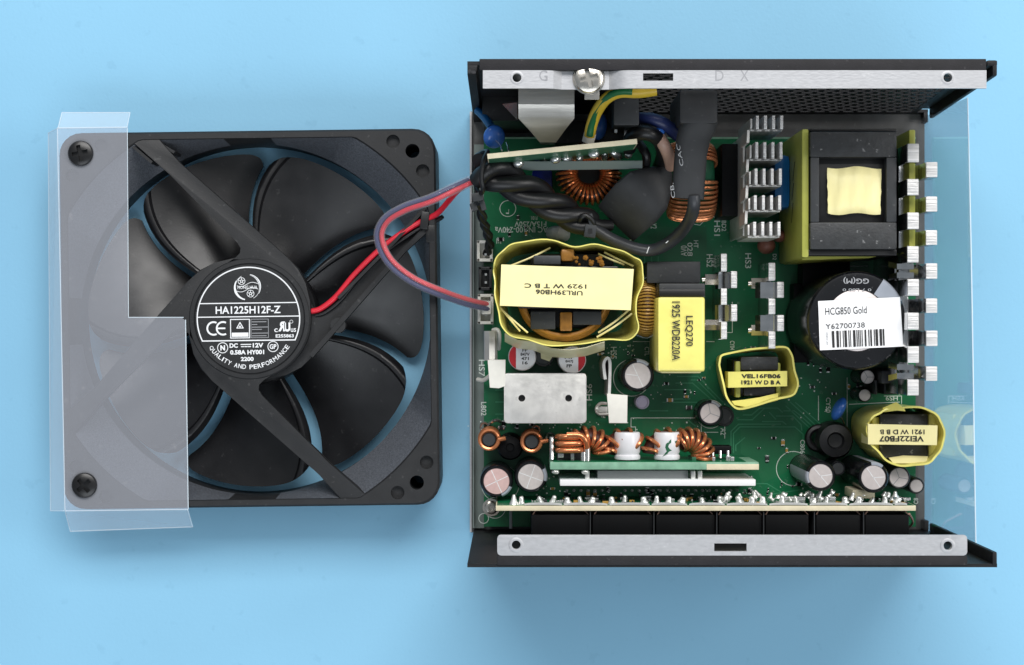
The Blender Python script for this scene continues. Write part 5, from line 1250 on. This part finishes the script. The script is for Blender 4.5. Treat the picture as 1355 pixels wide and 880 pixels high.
for k in range(28):
    px = 750 + k * 9.3 + (12 if k > 6 else 0)
    if px > 1000: break
    c = P(px, 649, 18); m.ball((c.x, c.y, 18), (.6, .5, .6), sub=1)
m.build('solder_dot', 'print_grey', g)
for px in (1050, 1090):
    m = MB(); c = P(px, 655, 30); m.box((c.x, yt + 2.0, 32), (6.5, 2.0, 1.2), .2); m.build('chip', 'solder', g)
m = MB(); pb(m, 1128, 648, 1158, 660, 20, 33, .5); m.build('chip', 'pcb_cream', g)
# black output sockets behind the board
edges = [(703, 781), (784, 864), (868, 946), (951, 1008), (1013, 1070), (1080, 1139), (1145, 1203)]
for k, (a, b) in enumerate(edges):
    xa_, xb_ = P(a, 0, 36).x, P(b, 0, 36).x
    m = MB(); m.bx(xa_, xb_, -64.9, yt - 2.2, 12, 36, .35); m.bx(xa_ + .6, xb_ - .6, yt - 2.3, yt - .9, 12, 33, .2)
    so = m.build('output_socket', 'connector_black', g)
    m = MB()
    for u in (.08, .9): m.wall([(xa_ + (xb_ - xa_) * u + (1.4 if u > .5 else -1.0), yt - 2.4), (xa_ + (xb_ - xa_) * u, yt - .8)], 34, 35.2, .35)
    m.build('peg', 'wire_skin', so)
    if k: m = MB(); m.bx(xa_ - .85, xa_ - .55, -64.5, yt - 1.2, 12, 37, 0); m.build('divider', 'plastic_dark', so)
m = MB(); c = P(676, 690, 25); m.bx(P(674, 0, 30).x, P(678, 0, 30).x, P(0, 698, 20).y, yt - .9, 18, 24, .3); m.build('bracket_leg', 'print_grey', g)
c = P(650, 673, 12); m = MB(); m.lathe([(1.2, ZB), (2.9, ZB), (2.9, ZB + .3), (2.2, ZB + .35), (2.2, ZB + 1.2), (1.7, ZB + 1.5), (.9, ZB + 1.5), (.8, ZB + .7), (0, ZB + .7)], (c.x, c.y, 0), 24); m.build('board_screw', 'nickel', psu)
c = P(1195, 690, 10); m = MB(); m.tube(spl([P(1203, 680, 20), P(1208, 690, 14), P(1204, 697, 10)], 4), .4, 6); m.build('lead', 'wire_skin', psu)

# ================================================================ clear film standing at the open side
cf = empty('clear_film', (136.2, 3, 1.2), 'clear plastic insulating film standing upright along the open side of the power supply', 'plastic film')
m = MB(); rows = []
for u in (0, .25, .5, .75, 1):
    r_ = []
    for k in range(9):
        v = k / 8; y = 70.5 - 135 * v; zt_ = 54 + 7 * v
        r_.append(Vector((134.6 + (1.9 + 1.2 * v) * u + .35 * math.sin(3.1 * v + u), y, 1.2 + (zt_ - 1.2) * u)))
    rows.append(r_)
m.sheet(rows, .15); m.build('sheet', 'film_clear', cf, smooth=60)
m = MB(); m.tube(rows[-1], .2, 6); m.build('cut_edge', 'film_edge', cf)
